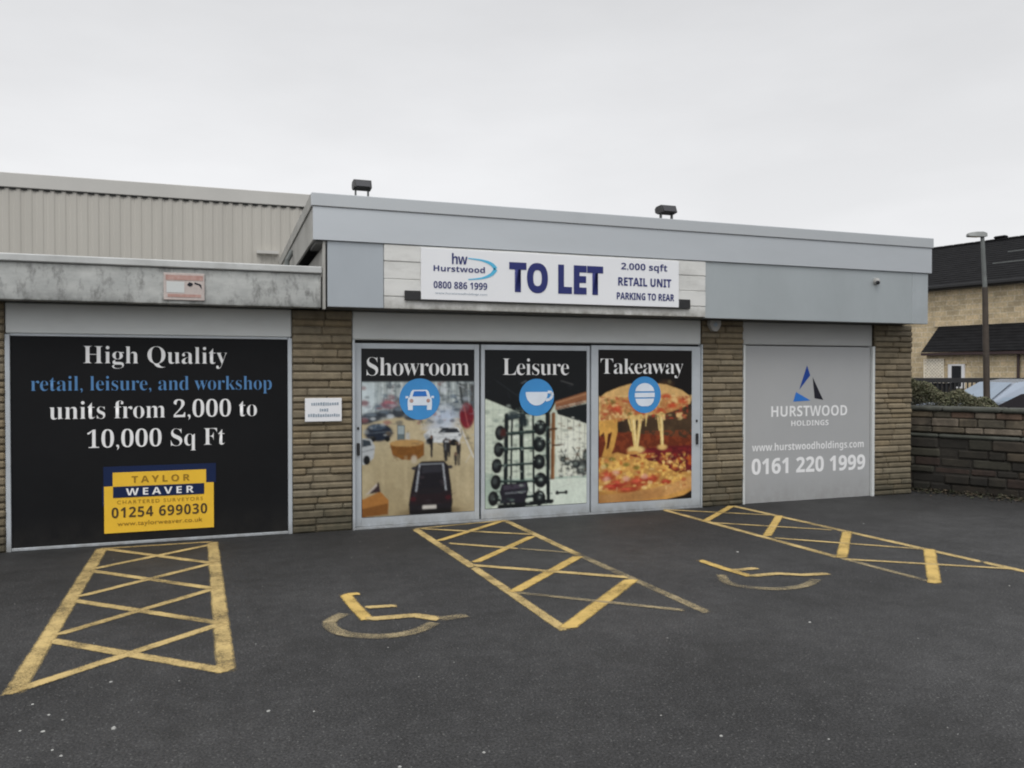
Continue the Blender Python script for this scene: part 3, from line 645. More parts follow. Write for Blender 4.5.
def pizza():
    c=Canvas(264,388,30,48,448,706); n1=c.noise(46,4,11); n2=c.noise(16,3,12); n3=c.noise(24,2,13); n4=c.noise(90,2,15)
    c.rect(30,48,448,706,(26,22,21)); c.put(np.clip((c.Y-250)/80,0,1)*np.clip((470-c.Y)/60,0,1)*np.clip((c.X-60)/120,0,1),(82,64,46),1); c.put(np.clip((n1-.5)*3,0,1)*(c.Y>300)*(c.Y<440),(104,84,60),.5)
    c.ell(330,196,30,18,(86,62,40),.8,.5); c.ell(345,186,8,8,(120,110,80),.6,.4)
    # base pizza
    c.poly([(30,420),(110,402),(210,412),(330,425),(448,440),(448,706),(30,706)],(118,58,34)); c.put((n2>.55)*(c.Y>400)*(c.Y<510),(150,78,46),.55)
    c.poly([(150,500),(240,478),(340,470),(448,470),(448,590),(330,570),(210,530)],(112,36,40)); c.put((n3>.5)*(c.X>200)*(c.Y>480)*(c.Y<580),(146,52,52),.6); clutter(c,200,480,446,585,50,[(160,60,56),(84,26,30),(190,120,84),(130,44,44)],5,13,51,.6)
    c.poly([(30,512),(110,490),(210,520),(300,545),(380,590),(448,585),(448,706),(30,706)],(204,158,92),1,.68+.6*n1)
    c.put(np.clip((n2-.52)*8,0,1)*(c.Y>500)*(c.Y<660)*(c.X<420),(232,194,112),.85); c.put(np.clip((n3-.62)*9,0,1)*(c.Y>505)*(c.Y<650),(190,104,44),.7)
    for x,y,rx,ry in ((70,592,40,22),(120,626,44,20),(205,625,44,24),(262,610,32,18),(160,655,50,13),(330,628,24,12),(84,640,36,16)): c.ell(x,y,rx,ry,(168,54,46),.85,.35); c.ell(x-rx*.2,y-ry*.3,rx*.4,ry*.35,(222,110,84),.7,.5)
    for x,y in ((64,604),(104,578),(150,606),(232,600)): c.ell(x,y,15,11,(226,176,158),.75,.45)
    for x,y in ((88,520),(150,545),(60,545),(196,560)): c.ell(x,y,15,9,(120,118,54),.8,.4)
    c.poly([(30,672),(150,668),(280,652),(390,628),(448,606),(448,660),(330,690),(200,706),(30,706)],(202,158,104),1,.76+.45*n1); c.put(np.clip((n4-.5)*3,0,1)*(c.Y>655),(150,98,50),.5)
    c.poly([(448,672),(410,692),(330,706),(448,706)],(38,26,20))
    # the lifted slice
    c.poly([(30,256),(60,232),(120,208),(170,194),(250,188),(330,198),(400,222),(440,250),(444,282),(400,304),(340,322),(280,330),(220,326),(170,340),(110,352),(60,378),(30,392)],(214,178,122),1,.74+.5*n1)
    c.poly([(40,286),(120,252),(250,238),(350,246),(436,270),(400,304),(330,326),(230,330),(160,344),(40,384)],(200,140,86),.75,.66+.6*n1)
    c.put(np.clip((n2-.5)*8,0,1)*(c.Y>250)*(c.Y<350)*(c.X<430),(176,76,54),.7); c.put(np.clip((n3-.52)*9,0,1)*(c.Y>245)*(c.Y<355),(228,198,142),.85); c.put(np.clip((n1-.6)*9,0,1)*(c.Y>260)*(c.Y<345)*(c.X<200),(104,112,56),.8)
    for x,y in ((355,292),(405,272),(300,312),(110,300),(330,250)): c.ell(x,y,20,12,(196,78,50),.8,.4)
    # cheese strands
    c.poly([(30,352),(70,350),(110,345),(112,400),(96,470),(80,508),(44,506),(60,450),(52,400),(34,420)],(214,168,92),.95,.75+.5*n1); c.poly([(70,410),(88,400),(74,470),(62,478)],(92,46,26))
    for a in ((178,340,192,474,24,15),(214,334,196,480,16,12),(306,326,312,470,17,13),(160,350,172,400,8,3),(240,332,236,380,7,2),(290,330,298,400,6,4)):
        c.line(a[0],a[1],a[2],a[3],a[4],(228,200,134),.95,a[5]); c.line(a[0]+3,a[1],a[2]+2,a[3],a[4]*.3,(246,228,176),.8,a[5]*.3)
    c.ell(194,482,36,16,(230,204,140),.95,.25); c.ell(312,474,22,12,(224,190,126),.9,.3); c.ell(180,494,26,8,(206,156,92),.9,.3); c.ell(196,340,40,10,(226,196,130),.9,.4); c.ell(306,330,18,9,(226,196,130),.9,.4)
    clutter(c,34,500,440,650,170,[(232,200,130),(196,120,64),(170,56,44),(222,180,108),(150,84,40),(240,216,160)],4,12,52,.6)
    clutter(c,34,250,430,345,110,[(232,204,150),(180,84,56),(206,150,92),(110,104,60),(150,70,44)],4,11,53,.6)
    g=c.noise(8,2,79); c.img*=(0.90+.2*(n2[...,None]-.5)+.22*(g[...,None]-.5))
    return c.out()

def poster(label,fn,x0,x1,z0,z1,y,title,tx,disc,icon):
    t=thing('poster',label,'poster',((x0+x1)/2,y,z0),0,'window posters on the sliding doors')
    print_mesh('picture',fn(),x0,x1,z0,z1,y,t)
    letters('lettering',title,'serif',*tx,y-0.003,M['ink_white'],t,spacing=0.92)
    d=MB(); d.disc(disc[0],y-0.003,disc[1],disc[2],48); dd=d.build('disc',M['disc'],t)
    i=MB(); icon(i,disc[0],y-0.006,disc[1],disc[2]); i.build('icon',M['icon'],dd)
    if icon is icon_car:
        k=disc[2]/80; i=MB(); i.face([(disc[0]+a*k,y-0.0085,disc[1]+b*k) for a,b in ((-23,31),(23,31),(29,11),(-29,11))]); i.build('icon_windscreen',M['emblem_sky'],dd)
        for sg in (-1,1):
            i=MB(); i.disc(disc[0]+sg*33*k,y-0.0085,disc[1]-6*k,7.5*k,14); i.build('icon_headlight',M['red_print'],dd)
    return t
def icon_car(i,x,y,z,r):
    k=r/80
    def P(pts,yy=y): i.face([(x+a*k,yy,z+b*k) for a,b in pts])
    P([(-28,36),(28,36),(35,28),(42,6),(-42,6),(-35,28)]); P([(-46,5.9),(46,5.9),(48,-10),(48,-24),(-48,-24),(-48,-10)])
    P([(-48,-24.1),(-28,-24.1),(-28,-42),(-46,-42)]); P([(28,-24.1),(48,-24.1),(46,-42),(28,-42)])
    P([(-56,12),(-45,12),(-45,5),(-56,3)]); P([(45,12),(56,12),(56,3),(45,5)])
def icon_cup(i,x,y,z,r):
    k=r/66; z=z-3*k
    i.face([(x-42*k,y,z+22*k),(x+42*k,y,z+22*k)]+[(x+42*k*math.cos(t),y,z+20*k+46*k*-math.sin(t)) for t in np.linspace(0.05,math.pi-0.05,16)])
    pass
    pts=[(42,22),(58,20),(60,8),(50,-4),(34,-8)]
    for a,b in zip(pts[:-1],pts[1:]):
        d=Vector((b[0]-a[0],b[1]-a[1])).normalized()*5; nx,nz=-d.y,d.x
        i.face([(x+(a[0]+nx)*k,y,z+(a[1]+nz)*k),(x+(b[0]+nx)*k,y,z+(b[1]+nz)*k),(x+(b[0]-nx)*k,y,z+(b[1]-nz)*k),(x+(a[0]-nx)*k,y,z+(a[1]-nz)*k)])
def icon_burger(i,x,y,z,r):
    k=r/72
    i.face([(x+a*k,y,z+b*k) for a,b in [(-42,14),(42,14)]+[(42*math.cos(t),12+34*math.sin(t)) for t in np.linspace(0.1,math.pi-0.1,14)]])
    i.face([(x+a*k,y,z+b*k) for a,b in [(-44,8),(-44,-10),(44,-10),(44,8)]])
    i.face([(x+a*k,y,z+b*k) for a,b in [(-42,-15),(-38,-28),(-28,-40),(-14,-45),(14,-45),(28,-40),(38,-28),(42,-15)]])
poster('showroom window poster with cars on a tan floor and a car icon',showroom,1.446,2.765,0.128,2.028,9.040,'Showroom',(1.50,2.70,1.725,1.935),(2.11,1.455,0.238),icon_car)
poster('leisure window poster with a gym weight rack and a cup icon',gym,2.897,4.215,0.145,2.028,9.026,'Leisure',(3.115,3.975,1.73,1.932),(3.55,1.462,0.225),icon_cup)
poster('takeaway window poster with a stringy pizza slice and a burger icon',pizza,4.372,5.706,0.134,2.044,9.006,'Takeaway',(4.395,5.58,1.690,1.935),(5.015,1.480,0.232),icon_burger)

# ------------------------------------------------------------------ black advertising board on the left shutter
AB=thing('advertising_board','large black board with white and blue lettering filling the left shutter opening','board',(-0.67,9.03,0))
mb=MB(); mb.box(-1.975,0.640,9.03,9.05,0.035,2.118); mb.build('panel',M['black'],AB)
for q in ((-2.02,-1.977,9.012,9.08,0.0,2.135),(0.642,0.686,9.012,9.08,0.0,2.135),(-1.976,0.641,9.016,9.06,0.004,0.034),(-1.976,0.641,9.018,9.06,2.119,2.14)):
    mb=MB(); mb.box(*q,ch=0.0035); mb.build('frame_rail',M['frame'],AB)
yl=9.027
letters('lettering','High Quality','serif',-1.34,0.022,1.800,2.030,yl,M['ink_white'],AB,spacing=0.97)
letters('lettering','retail, leisure, and workshop','serif',-1.803,0.475,1.535,1.725,yl,M['ink_blue'],AB,spacing=0.97,label='pale blue serif lettering')
letters('lettering','units from 2,000 to','serif',-1.644,0.321,1.265,1.482,yl,M['ink_white'],AB,spacing=0.97)
letters('lettering','10,000 Sq Ft','serif',-1.31,-0.004,0.945,1.185,yl,M['ink_white'],AB,spacing=0.97)
mb=MB(); mb.box(-1.165,-0.096,9.026,9.0295,0.60,0.803); mb.box(-1.176,-1.160,9.026,9.0295,0.40,0.60); ap=mb.build('agent_backing',M['navy_panel'],AB)
mb=MB(); mb.box(-1.160,-0.118,9.022,9.0255,0.125,0.602); mb.box(-1.08,-0.193,9.022,9.0255,0.6025,0.741); ag=mb.build('agent_panel',M['yellow'],AB)
mb=MB(); mb.box(-1.077,-0.212,9.0185,9.0215,0.484,0.597); mb.build('navy_band',M['navy_panel'],ag)
letters('lettering','TAYLOR','sans',-0.905,-0.352,0.630,0.700,9.0185,M['ink_ochre'],ag,spacing=1.45)
letters('lettering','WEAVER','sans',-0.958,-0.314,0.504,0.576,9.016,M['ink_white'],ag,spacing=1.45)
letters('lettering','CHARTERED SURVEYORS','plain',-1.041,-0.226,0.418,0.455,9.0185,M['ink_ochre'],ag,spacing=1.3)
letters('lettering','01254 699030','sans',-1.092,-0.184,0.278,0.386,9.0185,M['ink_brown'],ag,spacing=1.1)
letters('lettering','www.taylorweaver.co.uk','plain',-1.04,-0.230,0.180,0.240,9.0185,M['ink_ochre'],ag,spacing=1.05,offset=0.01)

# ------------------------------------------------------------------ grey board on the right shutter
HB=thing('advertising_board','grey board with a blue and black triangle emblem and white phone number','board',(7.6,9.03,0))
mb=MB(); mb.box(6.540,8.655,9.03,9.05,0.004,2.122); mb.build('panel',M['greyboard'],HB)
for q in ((6.506,6.538,9.008,9.09,0.0,2.133),(8.668,8.712,8.99,9.09,0.0,2.133)):
    mb=MB(); mb.box(*q,ch=0.004); mb.build('frame_rail',M['shutter'],HB)
mb=MB(); mb.face([(x,9.027,z) for x,z in ((7.555,1.862),(7.61,1.725),(7.427,1.53))]); em=mb.build('emblem',M['emblem_blue'],HB)
mb=MB(); mb.face([(x,9.027,z) for x,z in ((7.652,1.70),(7.83,1.385),(7.686,1.408))]); mb.build('emblem_stroke',M['emblem_black'],em)
mb=MB(); mb.face([(x,9.027,z) for x,z in ((7.326,1.365),(7.374,1.495),(7.615,1.378))]); mb.build('emblem_stroke',M['emblem_sky'],em)
letters('lettering','HURSTWOOD','sans',6.965,8.25,1.160,1.308,9.027,M['ink_white'],HB,spacing=1.0)
letters('lettering','HOLDINGS','sans',7.295,7.927,1.030,1.105,9.027,M['ink_white'],HB)
letters('lettering','www.hurstwoodholdings.com','sans',6.658,8.547,0.670,0.808,9.027,M['ink_white'],HB)
letters('lettering','0161 220 1999','sans',6.652,8.576,0.385,0.604,9.027,M['ink_white'],HB,offset=0.012)

# ------------------------------------------------------------------ letting sign
TS=thing('letting_sign','long white letting sign with navy capitals fixed on the boarding above the shopfront','sign',(3.65,8.6,2.55))
mb=MB()
mb.box(2.025,5.262,8.598,8.628,2.562,3.128,ch=0.003)
mb.build('sign_board',M['white'],TS); yl=8.594
letters('lettering','hw','sans',2.372,2.552,2.965,3.085,yl,M['ink_navy'],TS,spacing=0.85)
letters('lettering','Hurstwood','sans',2.163,2.755,2.878,2.945,yl,M['ink_navy'],TS)
mb=MB()
def arcstroke(P,ws):
    for k in range(len(P)-1):
        a=Vector(P[k]);b=Vector(P[k+1]); d=(b-a).normalized(); n=Vector((-d.y,d.x))
        wa,wb=ws[k]/2,ws[k+1]/2
        q=[a+n*wa,a-n*wa,b-n*wb,b+n*wb]; mb.face([(p.x,yl+0.0006,p.y) for p in q])
top=smooth_arc([(2.56,3.035),(2.72,3.02),(2.83,2.985),(2.885,2.93)],6); bot=smooth_arc([(2.885,2.93),(2.83,2.865),(2.72,2.82),(2.56,2.80)],6)
arcstroke(top+bot[1:],[0.012+0.034*math.sin(math.pi*k/(len(top)+len(bot)-2))**2 for k in range(len(top)+len(bot)-1)])
mb.build('swoosh',M['cyan'],TS)
letters('lettering','0800 886 1999','sans',2.163,2.782,2.690,2.768,yl,M['ink_navy'],TS)
letters('lettering','www.hurstwoodholdings.com','plain',2.180,2.782,2.620,2.650,yl,M['ink_grey'],TS)
letters('lettering','TO LET','sans',3.045,4.228,2.675,3.022,yl,M['ink_navy'],TS,offset=0.03)
letters('lettering','2,000 sqft','sans',4.466,5.095,2.972,3.080,yl,M['ink_navy'],TS)
letters('lettering','RETAIL UNIT','sans',4.426,5.151,2.802,2.902,yl,M['ink_navy'],TS,offset=0.01)
letters('lettering','PARKING TO REAR','sans',4.408,5.194,2.636,2.722,yl,M['ink_navy'],TS,offset=0.01)
# light trough ends showing on both sides below the sign
sl=MB(); sl.box(2.02,5.268,8.604,8.630,2.549,2.5605)
sl.box(1.845,2.02,8.604,8.632,2.55,2.655,ch=0.004); sl.box(5.268,5.43,8.604,8.632,2.55,2.665,ch=0.004)
tag(recentre(sl.build('sign_light',M['blackmetal']),(3.65,8.61,2.55)),'black strip light housing tucked behind the lower edge of the letting sign','light')

# ------------------------------------------------------------------ small fixtures
NS=thing('notice_sign','small white notice plate on the stone pier between black board and doors','sign',(1.015,8.98,1.22))
mb=MB(); mb.box(0.818,1.214,8.968,8.978,1.222,1.480,ch=0.006); mb.build('plate',M['white'],NS)
mb=MB()
for z,a,b in ((1.415,0.885,1.16),(1.348,0.975,1.055),(1.29,0.85,1.18)):
    x=a
    while x<b:
        w=random.uniform(.012,.022); mb.box(x,x+w,8.9655,8.967,z-random.uniform(.012,.018),z+random.uniform(.012,.02)); x+=w+.007
mb.build('worn_print',M['ink_grey'],NS)
WS=thing('warning_sign','faded red and white notice with curled corner on the concrete fascia','sign',(-0.38,8.69,2.49))
mb=MB(); mb.box(-0.572,-0.190,8.684,8.694,2.485,2.757,ch=0.004); mb.build('plate',M['pink'],WS)
mb=MB(); mb.box(-0.552,-0.205,8.681,8.6835,2.685,2.735); mb.box(-0.535,-0.225,8.681,8.6835,2.515,2.545); mb.build('red_band',M['red_print'],WS)
mb=MB(); mb.face([(-0.545,8.6815,2.56),(-0.38,8.6815,2.56),(-0.38,8.6815,2.67),(-0.545,8.6815,2.67)]); mb.build('faded_patch',M['shutter'],WS)
mb=MB(); mb.face([(-0.30,8.68,2.655),(-0.335,8.68,2.668),(-0.355,8.68,2.64),(-0.33,8.68,2.622),(-0.305,8.68,2.635)]); mb.face([(-0.285,8.68,2.668),(-0.225,8.68,2.648),(-0.215,8.68,2.60),(-0.245,8.68,2.64),(-0.285,8.68,2.65)]); mb.build('worn_print',M['emblem_black'],WS)
# alarm box under the soffit
AL=thing('alarm_box','rounded off white alarm sounder under the fascia beside the doors','alarm',(6.0,8.95,2.30))
mb=MB(); mb.prism([(5.925,2.44),(6.085,2.44),(6.09,2.39),(6.065,2.34),(6.03,2.30),(5.98,2.30),(5.945,2.34),(5.92,2.39)],8.915,8.985); mb.build('cover',M['alarm'],AL)
mb=MB(); mb.disc(6.005,8.912,2.385,0.03,16); mb.build('lamp',M['ink_grey'],AL)
DS=thing('dome_sensor','tiny round dome fitting on the grey fascia near its right end','sensor',(8.37,8.65,3.0))
mb=MB()
for k in range(5):
    for q in range(14):
        def sp_(a,b):
            th=a/5*math.pi/2; ph=b/14*2*math.pi; return (8.385+.042*math.cos(th)*math.cos(ph),8.632-.042*math.sin(th),3.01+.042*math.cos(th)*math.sin(ph))
        mb.face([sp_(k,q),sp_(k,q+1),sp_(k+1,q+1),sp_(k+1,q)])
mb.build('cover',M['alarm'],DS)
mb=MB(); mb.tube((8.385,8.633,3.01),(8.385,8.6495,3.01),.05,.05,18); mb.build('base',M['alarm'],DS)
mb=MB(); mb.tube((8.366,8.60,2.992),(8.356,8.578,2.978),.026,.022,12); mb.build('lens',M['lens'],DS)
# roof floodlights
def flood(label,x0,x1,z0,z1):
    xm=(x0+x1)/2
    t=thing('floodlight',label,'floodlight',(xm,8.75,3.63),0,'floodlights on the roof edge')
    mb=MB(); mb.prism_x([(8.66,z0+.015),(8.70,z1),(8.82,z1-.005),(8.85,z1-.03),(8.84,z0+.03),(8.78,z0)],x0,x1); h=mb.build('housing',M['blackmetal'],t)
    mb=MB(); mb.face([(x0+.02,8.655,z0+.025),(x1-.02,8.655,z0+.025),(x1-.02,8.69,z1-.012),(x0+.02,8.69,z1-.012)]); mb.build('glass',M['lens'],h)
    mb=MB(); mb.box(x0+.02,x0+.035,8.73,8.77,3.63,z0+.06); mb.box(x1-.035,x1-.02,8.73,8.77,3.63,z0+.06); mb.box(x0+.02,x1-.02,8.73,8.77,3.631,3.645)
    for k in range(6): mb.box(x0+.03+k*(x1-x0-.07)/5,x0+.035+k*(x1-x0-.07)/5,8.851,8.875,z0+.03,z1-.03)
    mb.build('bracket',M['polegrey'],t)
flood('black floodlight on the left end of the fascia above the letting logo',1.31,1.50,3.735,3.838)
flood('black floodlight on the roof edge above the right end of the letting sign',5.065,5.275,3.725,3.83)

# ------------------------------------------------------------------ lower unit on the left
LU=thing('workshop_unit','low unit at left with weathered concrete fascia and grey shutter box','building',(-2.6,9.0,0))
mb=MB(); mb.box(-7.0,0.965,8.70,8.82,2.445,2.805,ch=0.008); mb.build('concrete_fascia',M['concrete'],LU)
mb=MB(); mb.box(-7.0,0.975,8.675,8.95,2.808,2.882,ch=0.01); mb.build('coping',M['coping'],LU)
mb=MB(); mb.box(-7.0,0.96,8.951,13.9,2.74,2.80); mb.build('roof',M['roof'],LU)
mb=MB(); mb.box(-7.0,0.68,8.821,9.40,2.452,2.50); mb.build('soffit',M['soffit'],LU)
mb=MB(); mb.box(-2.018,0.684,9.02,9.2,2.142,2.448,ch=0.012); mb.build('shutter_box',M['shutter'],LU)
mb=MB(); stones(mb,-5.2,-2.022,0,2.45,9.0,0.078,(0.24,0.66),PAL,gap=0.009,depth=0.35,grime=0.45,rough=0.016,mortar=(0.11,0.088,0.058),ch=0.016,vg=0.08); mb.build('stone_pier',M['stone'],LU)
mb=MB(); mb.box(-7,-5.2,9.02,9.3,0,2.45); mb.box(-7,-6.8,9.31,13.9,0,2.73); mb.build('side_wall',M['brickside'],LU)
mb=MB(); mb.box(-2.02,0.69,9.30,9.34,0,2.45); mb.build('inner_wall',M['dark'],LU)

# ------------------------------------------------------------------ warehouse behind
WH=thing('warehouse','tall warehouse behind, clad in pale stone coloured ribbed metal sheet','building',(-4,14,0))
mb=MB(); x=-14.0; p=0.152; z0,z1=0,4.59
while x<2.0:
    prof=[(x,14.008),(x+.045,14.008),(x+.06,14.0),(x+.135,14.0),(x+p,14.008)]
    for a,b in zip(prof[:-1],prof[1:]): mb.face([(a[0],a[1],z0),(b[0],b[1],z0),(b[0],b[1],z1),(a[0],a[1],z1)])
    x+=p
mb.build('wall_cladding',M['metalclad'],WH)
mb=MB(); mb.box(-14,2.0,13.97,14.10,4.565,4.785,ch=0.008); mb.build('parapet_trim',M['metalcap'],WH)
mb=MB(); cp=[(-14.0,4.563)]
for k in range(104): a=-14+k*p; cp+=[(a+.001,4.535),(a+.085,4.535),(a+.086,4.558),(a+p-.001,4.558)]
cp+=[(1.80,4.563)]
for q in range(len(cp)-1):
    (xa,za),(xb,zb)=cp[q],cp[q+1]
    if xb>xa: mb.face([(xa,13.985,4.564),(xb,13.985,4.564),(xb,13.985,zb),(xa,13.985,za)])
mb.build('underlap_shadow',M['dark'],WH)  # dark strip standing in for the shadow under the cap between ribs
mb=MB(); mb.box(-13.98,1.98,14.02,30,0,4.5); mb.build('walls',M['metalclad'],WH)
mb=MB(); mb.box(0.50,0.85,13.90,13.98,3.74,3.79); mb.build('flashing',M['metalcap'],WH)

# ------------------------------------------------------------------ retaining wall at the right
wx,wy=9.50,9.85; wang=math.atan2(8.028-9.251,10.386-9.793)
RW=thing('stone_wall','dark mossy stone boundary wall in two stepped tiers with coping','wall',(wx,wy,0),wang,world=False)
DP=[(0.042,0.036,0.028),(0.037,0.034,0.027),(0.048,0.039,0.029),(0.052,0.036,0.030),(0.040,0.040,0.031),(0.030,0.028,0.024),(0.054,0.045,0.033)]
DP=[(a*.85,b*.8,c*.74) for a,b,c in DP]
UP=[(0.135,0.108,0.072),(0.105,0.086,0.060),(0.16,0.132,0.10),(0.125,0.082,0.058),(0.09,0.078,0.057)]
mb=MB(); stones(mb,0,9,0,0.80,0.0,0.115,(0.22,0.5),DP,gap=0.009,rough=0.03,ch=0.02,depth=0.45,mortar=(0.022,0.019,0.015),grime=0.5); mb.build('lower_tier',M['darkstone'],RW)
mb=MB(); x=0
while x<9:
    l=random.uniform(.7,1.1); mb.box(x,min(x+l,9)-.004,-0.02+random.uniform(-.006,.006),0.45,0.803,0.858,ch=0.02); x+=l
mb.build('ledge',M['copestone'],RW)
mb=MB(); stones(mb,0,9,0.874,1.19,0.03,0.105,(0.22,0.48),UP,gap=0.008,rough=0.022,ch=0.016,depth=0.40,mortar=(0.07,0.06,0.045)); mb.build('upper_tier',M['darkstone'],RW)
mb=MB(); x=0
while x<9:
    l=random.uniform(.7,1.0); mb.box(x,min(x+l,9)-.004,-0.02+random.uniform(-.006,.006),0.46,1.193,1.258,ch=0.022); x+=l
mb.build('coping',M['copestone'],RW)
# leaf litter and moss at the foot of the wall
lf=MB()
ca,sa=math.cos(wang),math.sin(wang)
for k in range(1500):
    t=random.uniform(0.05,5); d=-abs(random.gauss(0,.16)); X=wx+ca*t-sa*d; Y=wy+sa*t+ca*d
    r=random.uniform(.012,.035); a=random.random()*6.28; zz=random.uniform(.004,.05)*max(0.1,1+d*3)
    f=random.uniform(.5,1.3); c=random.choice([(0.055,0.05,0.03),(0.04,0.045,0.022),(0.075,0.055,0.035)])
    P=[(X+r*math.cos(a+q)*s,Y+r*math.sin(a+q)*s,zz+random.uniform(0,.02)) for q,s in ((0,1),(1.5,.6),(3.14,1),(4.7,.6))]
    lf.face(P,tuple(v*f for v in c))
o=lf.build('leaf_litter',M['leaf']); o['kind']='stuff'; o['label']='brown leaf litter and moss along the foot of the boundary wall'; o['category']='leaf litter'

# ivy-grown shrub on the far side of the wall
SH=thing('ivy_shrub','low overgrown ivy shrub spilling behind the stone wall beside the building','shrub',(10.6,9.6,0))
lv=MB()
nz=random.Random(5)
def hz(px): return None
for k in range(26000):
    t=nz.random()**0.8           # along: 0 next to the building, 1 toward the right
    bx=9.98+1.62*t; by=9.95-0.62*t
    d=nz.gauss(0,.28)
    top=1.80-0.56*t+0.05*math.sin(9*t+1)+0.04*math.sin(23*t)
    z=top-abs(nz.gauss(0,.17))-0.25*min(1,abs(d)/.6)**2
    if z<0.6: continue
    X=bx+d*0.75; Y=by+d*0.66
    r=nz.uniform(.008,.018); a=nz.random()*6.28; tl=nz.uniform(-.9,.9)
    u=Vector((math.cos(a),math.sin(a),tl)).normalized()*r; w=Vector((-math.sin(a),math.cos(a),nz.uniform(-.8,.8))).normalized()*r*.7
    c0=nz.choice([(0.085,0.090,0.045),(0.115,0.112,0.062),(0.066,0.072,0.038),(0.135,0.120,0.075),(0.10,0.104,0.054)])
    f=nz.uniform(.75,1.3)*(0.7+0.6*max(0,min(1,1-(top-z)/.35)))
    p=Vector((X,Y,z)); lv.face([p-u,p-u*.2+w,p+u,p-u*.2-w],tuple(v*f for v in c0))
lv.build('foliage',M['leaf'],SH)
mb=MB()
for k in range(16):
    mb=MB(); t=random.random(); b=(9.98+1.62*t,9.95-.62*t,0); mb.tube(b,(b[0]+random.uniform(-.2,.2),b[1]+random.uniform(-.1,.1),1.70-.42*t+random.uniform(-.2,.12)),.010,.004,5)
    mb.build('stem',M['twig'],SH)

# ------------------------------------------------------------------ street lamp
SL=thing('street_lamp','slim street lamp with flat grey head, leaning slightly in front of the house','street lamp',(14.34,11.84,0),world=True)
mb=MB(); mb.tube((14.34,11.84,0),(14.282,11.887,3.47),.066,.052,14); mb.build('lower_column',M['polebrown'],SL,smooth=False)
mb=MB(); mb.tube((14.282,11.887,3.47),(14.235,11.915,4.50),.042,.036,14); mb.build('column',M['polegrey'],SL)
mb=MB()
def Q(t,z): return (14.27-0.355*t,11.90+0.125*t,z)
sec=[(-.12,4.48,4.55,.04),(.1,4.475,4.575,.06),(.5,4.475,4.57,.085),(.8,4.48,4.555,.08),(.9,4.49,4.53,.05)]
for s0,s1 in zip(sec[:-1],sec[1:]):
    def ring(s):
        a=Vector(Q(s[0],0)); n=Vector((0.33,0.94,0))*s[3]
        return [(a.x-n.x,a.y-n.y,s[1]),(a.x+n.x,a.y+n.y,s[1]),(a.x+n.x*.7,a.y+n.y*.7,s[2]),(a.x-n.x*.7,a.y-n.y*.7,s[2])]
    A=ring(s0);B=ring(s1)
    for k in range(4): mb.face([A[k],A[(k+1)%4],B[(k+1)%4],B[k]])
mb.face(ring(sec[0])); mb.face(ring(sec[-1])); mb.build('lamp_head',M['lantern'],SL)
mb=MB(); a=Q(.3,4.470); b=Q(.8,4.474); mb.face([(a[0]-.02,a[1]-.06,a[2]),(a[0]+.02,a[1]+.06,a[2]),(b[0]+.02,b[1]+.05,b[2]),(b[0]-.02,b[1]-.05,b[2])]); mb.build('lens',M['lens'],SL)

# ------------------------------------------------------------------ stone house
ha=R(-77.13)
HS=thing('stone_house','two storey buff stone house with dark slate roof and lean-to porch','house',(26.454,24.566,0),ha,world=False)
mb=MB(); mb.box(-6,16,0,0.3,0,5.2); mb.box(-6,-5.7,0.31,8.1,0,5.2); mb.box(15.7,16,0.31,8.1,0,5.2); mb.box(-6,16,8.11,8.4,0,5.2)
mb.prism_x([(0.02,5.201),(8.38,5.201),(4.2,7.2)],-5.99,-5.7); mb.prism_x([(0.02,5.201),(8.38,5.201),(4.2,7.2)],15.7,15.99); mb.build('wall',M['housestone'],HS)
def slates(mb,x0,x1,y0,z0,y1,z1,n,th=0.02):
    for k in range(n):
        a=k/n; b=(k+1.25)/n if k<n-1 else 1.0
        ya,za=y0+(y1-y0)*a,z0+(z1-z0)*a; yb,zb=y0+(y1-y0)*b,z0+(z1-z0)*b
        mb.prism_x([(ya,za),(ya,za+th+.012),(yb,zb+th*.3),(yb,zb-th*.3)],x0,x1)
mb=MB(); slates(mb,-6.2,16.2,-0.32,5.17,4.2,7.35,20); slates(mb,-6.2,16.2,8.72,5.17,4.2,7.35,8); rf=mb.build('roof',M['slate'],HS)
mb=MB(); x=-6.2
while x<16.2: mb.box(x,x+.44,4.08,4.32,7.31,7.42,ch=.03); x+=.45
mb.build('ridge_tiles',M['slate'],rf)
mb=MB(); mb.box(0.45,0.95,4.05,4.35,7.42,7.53,ch=.05); mb.build('ridge_vent',M['slate'],rf)
mb=MB()
for zz,yy in ((6.6,2.65),(6.05,1.5)): mb.box(1.75,3.6,yy-.06,yy,zz-.03,zz+.02)
mb.build('lead_flashing',M['polegrey'],rf)
mb=MB(); mb.box(-6.2,16.2,-0.42,-0.31,5.06,5.19,ch=.02); mb.box(-6.2,16.2,-0.30,-0.001,5.02,5.15); mb.build('gutter',M['gutter'],HS)
mb=MB(); mb.box(0.3,12,-0.06,-0.002,3.60,3.78); mb.build('string_course',M['housestone'],HS)
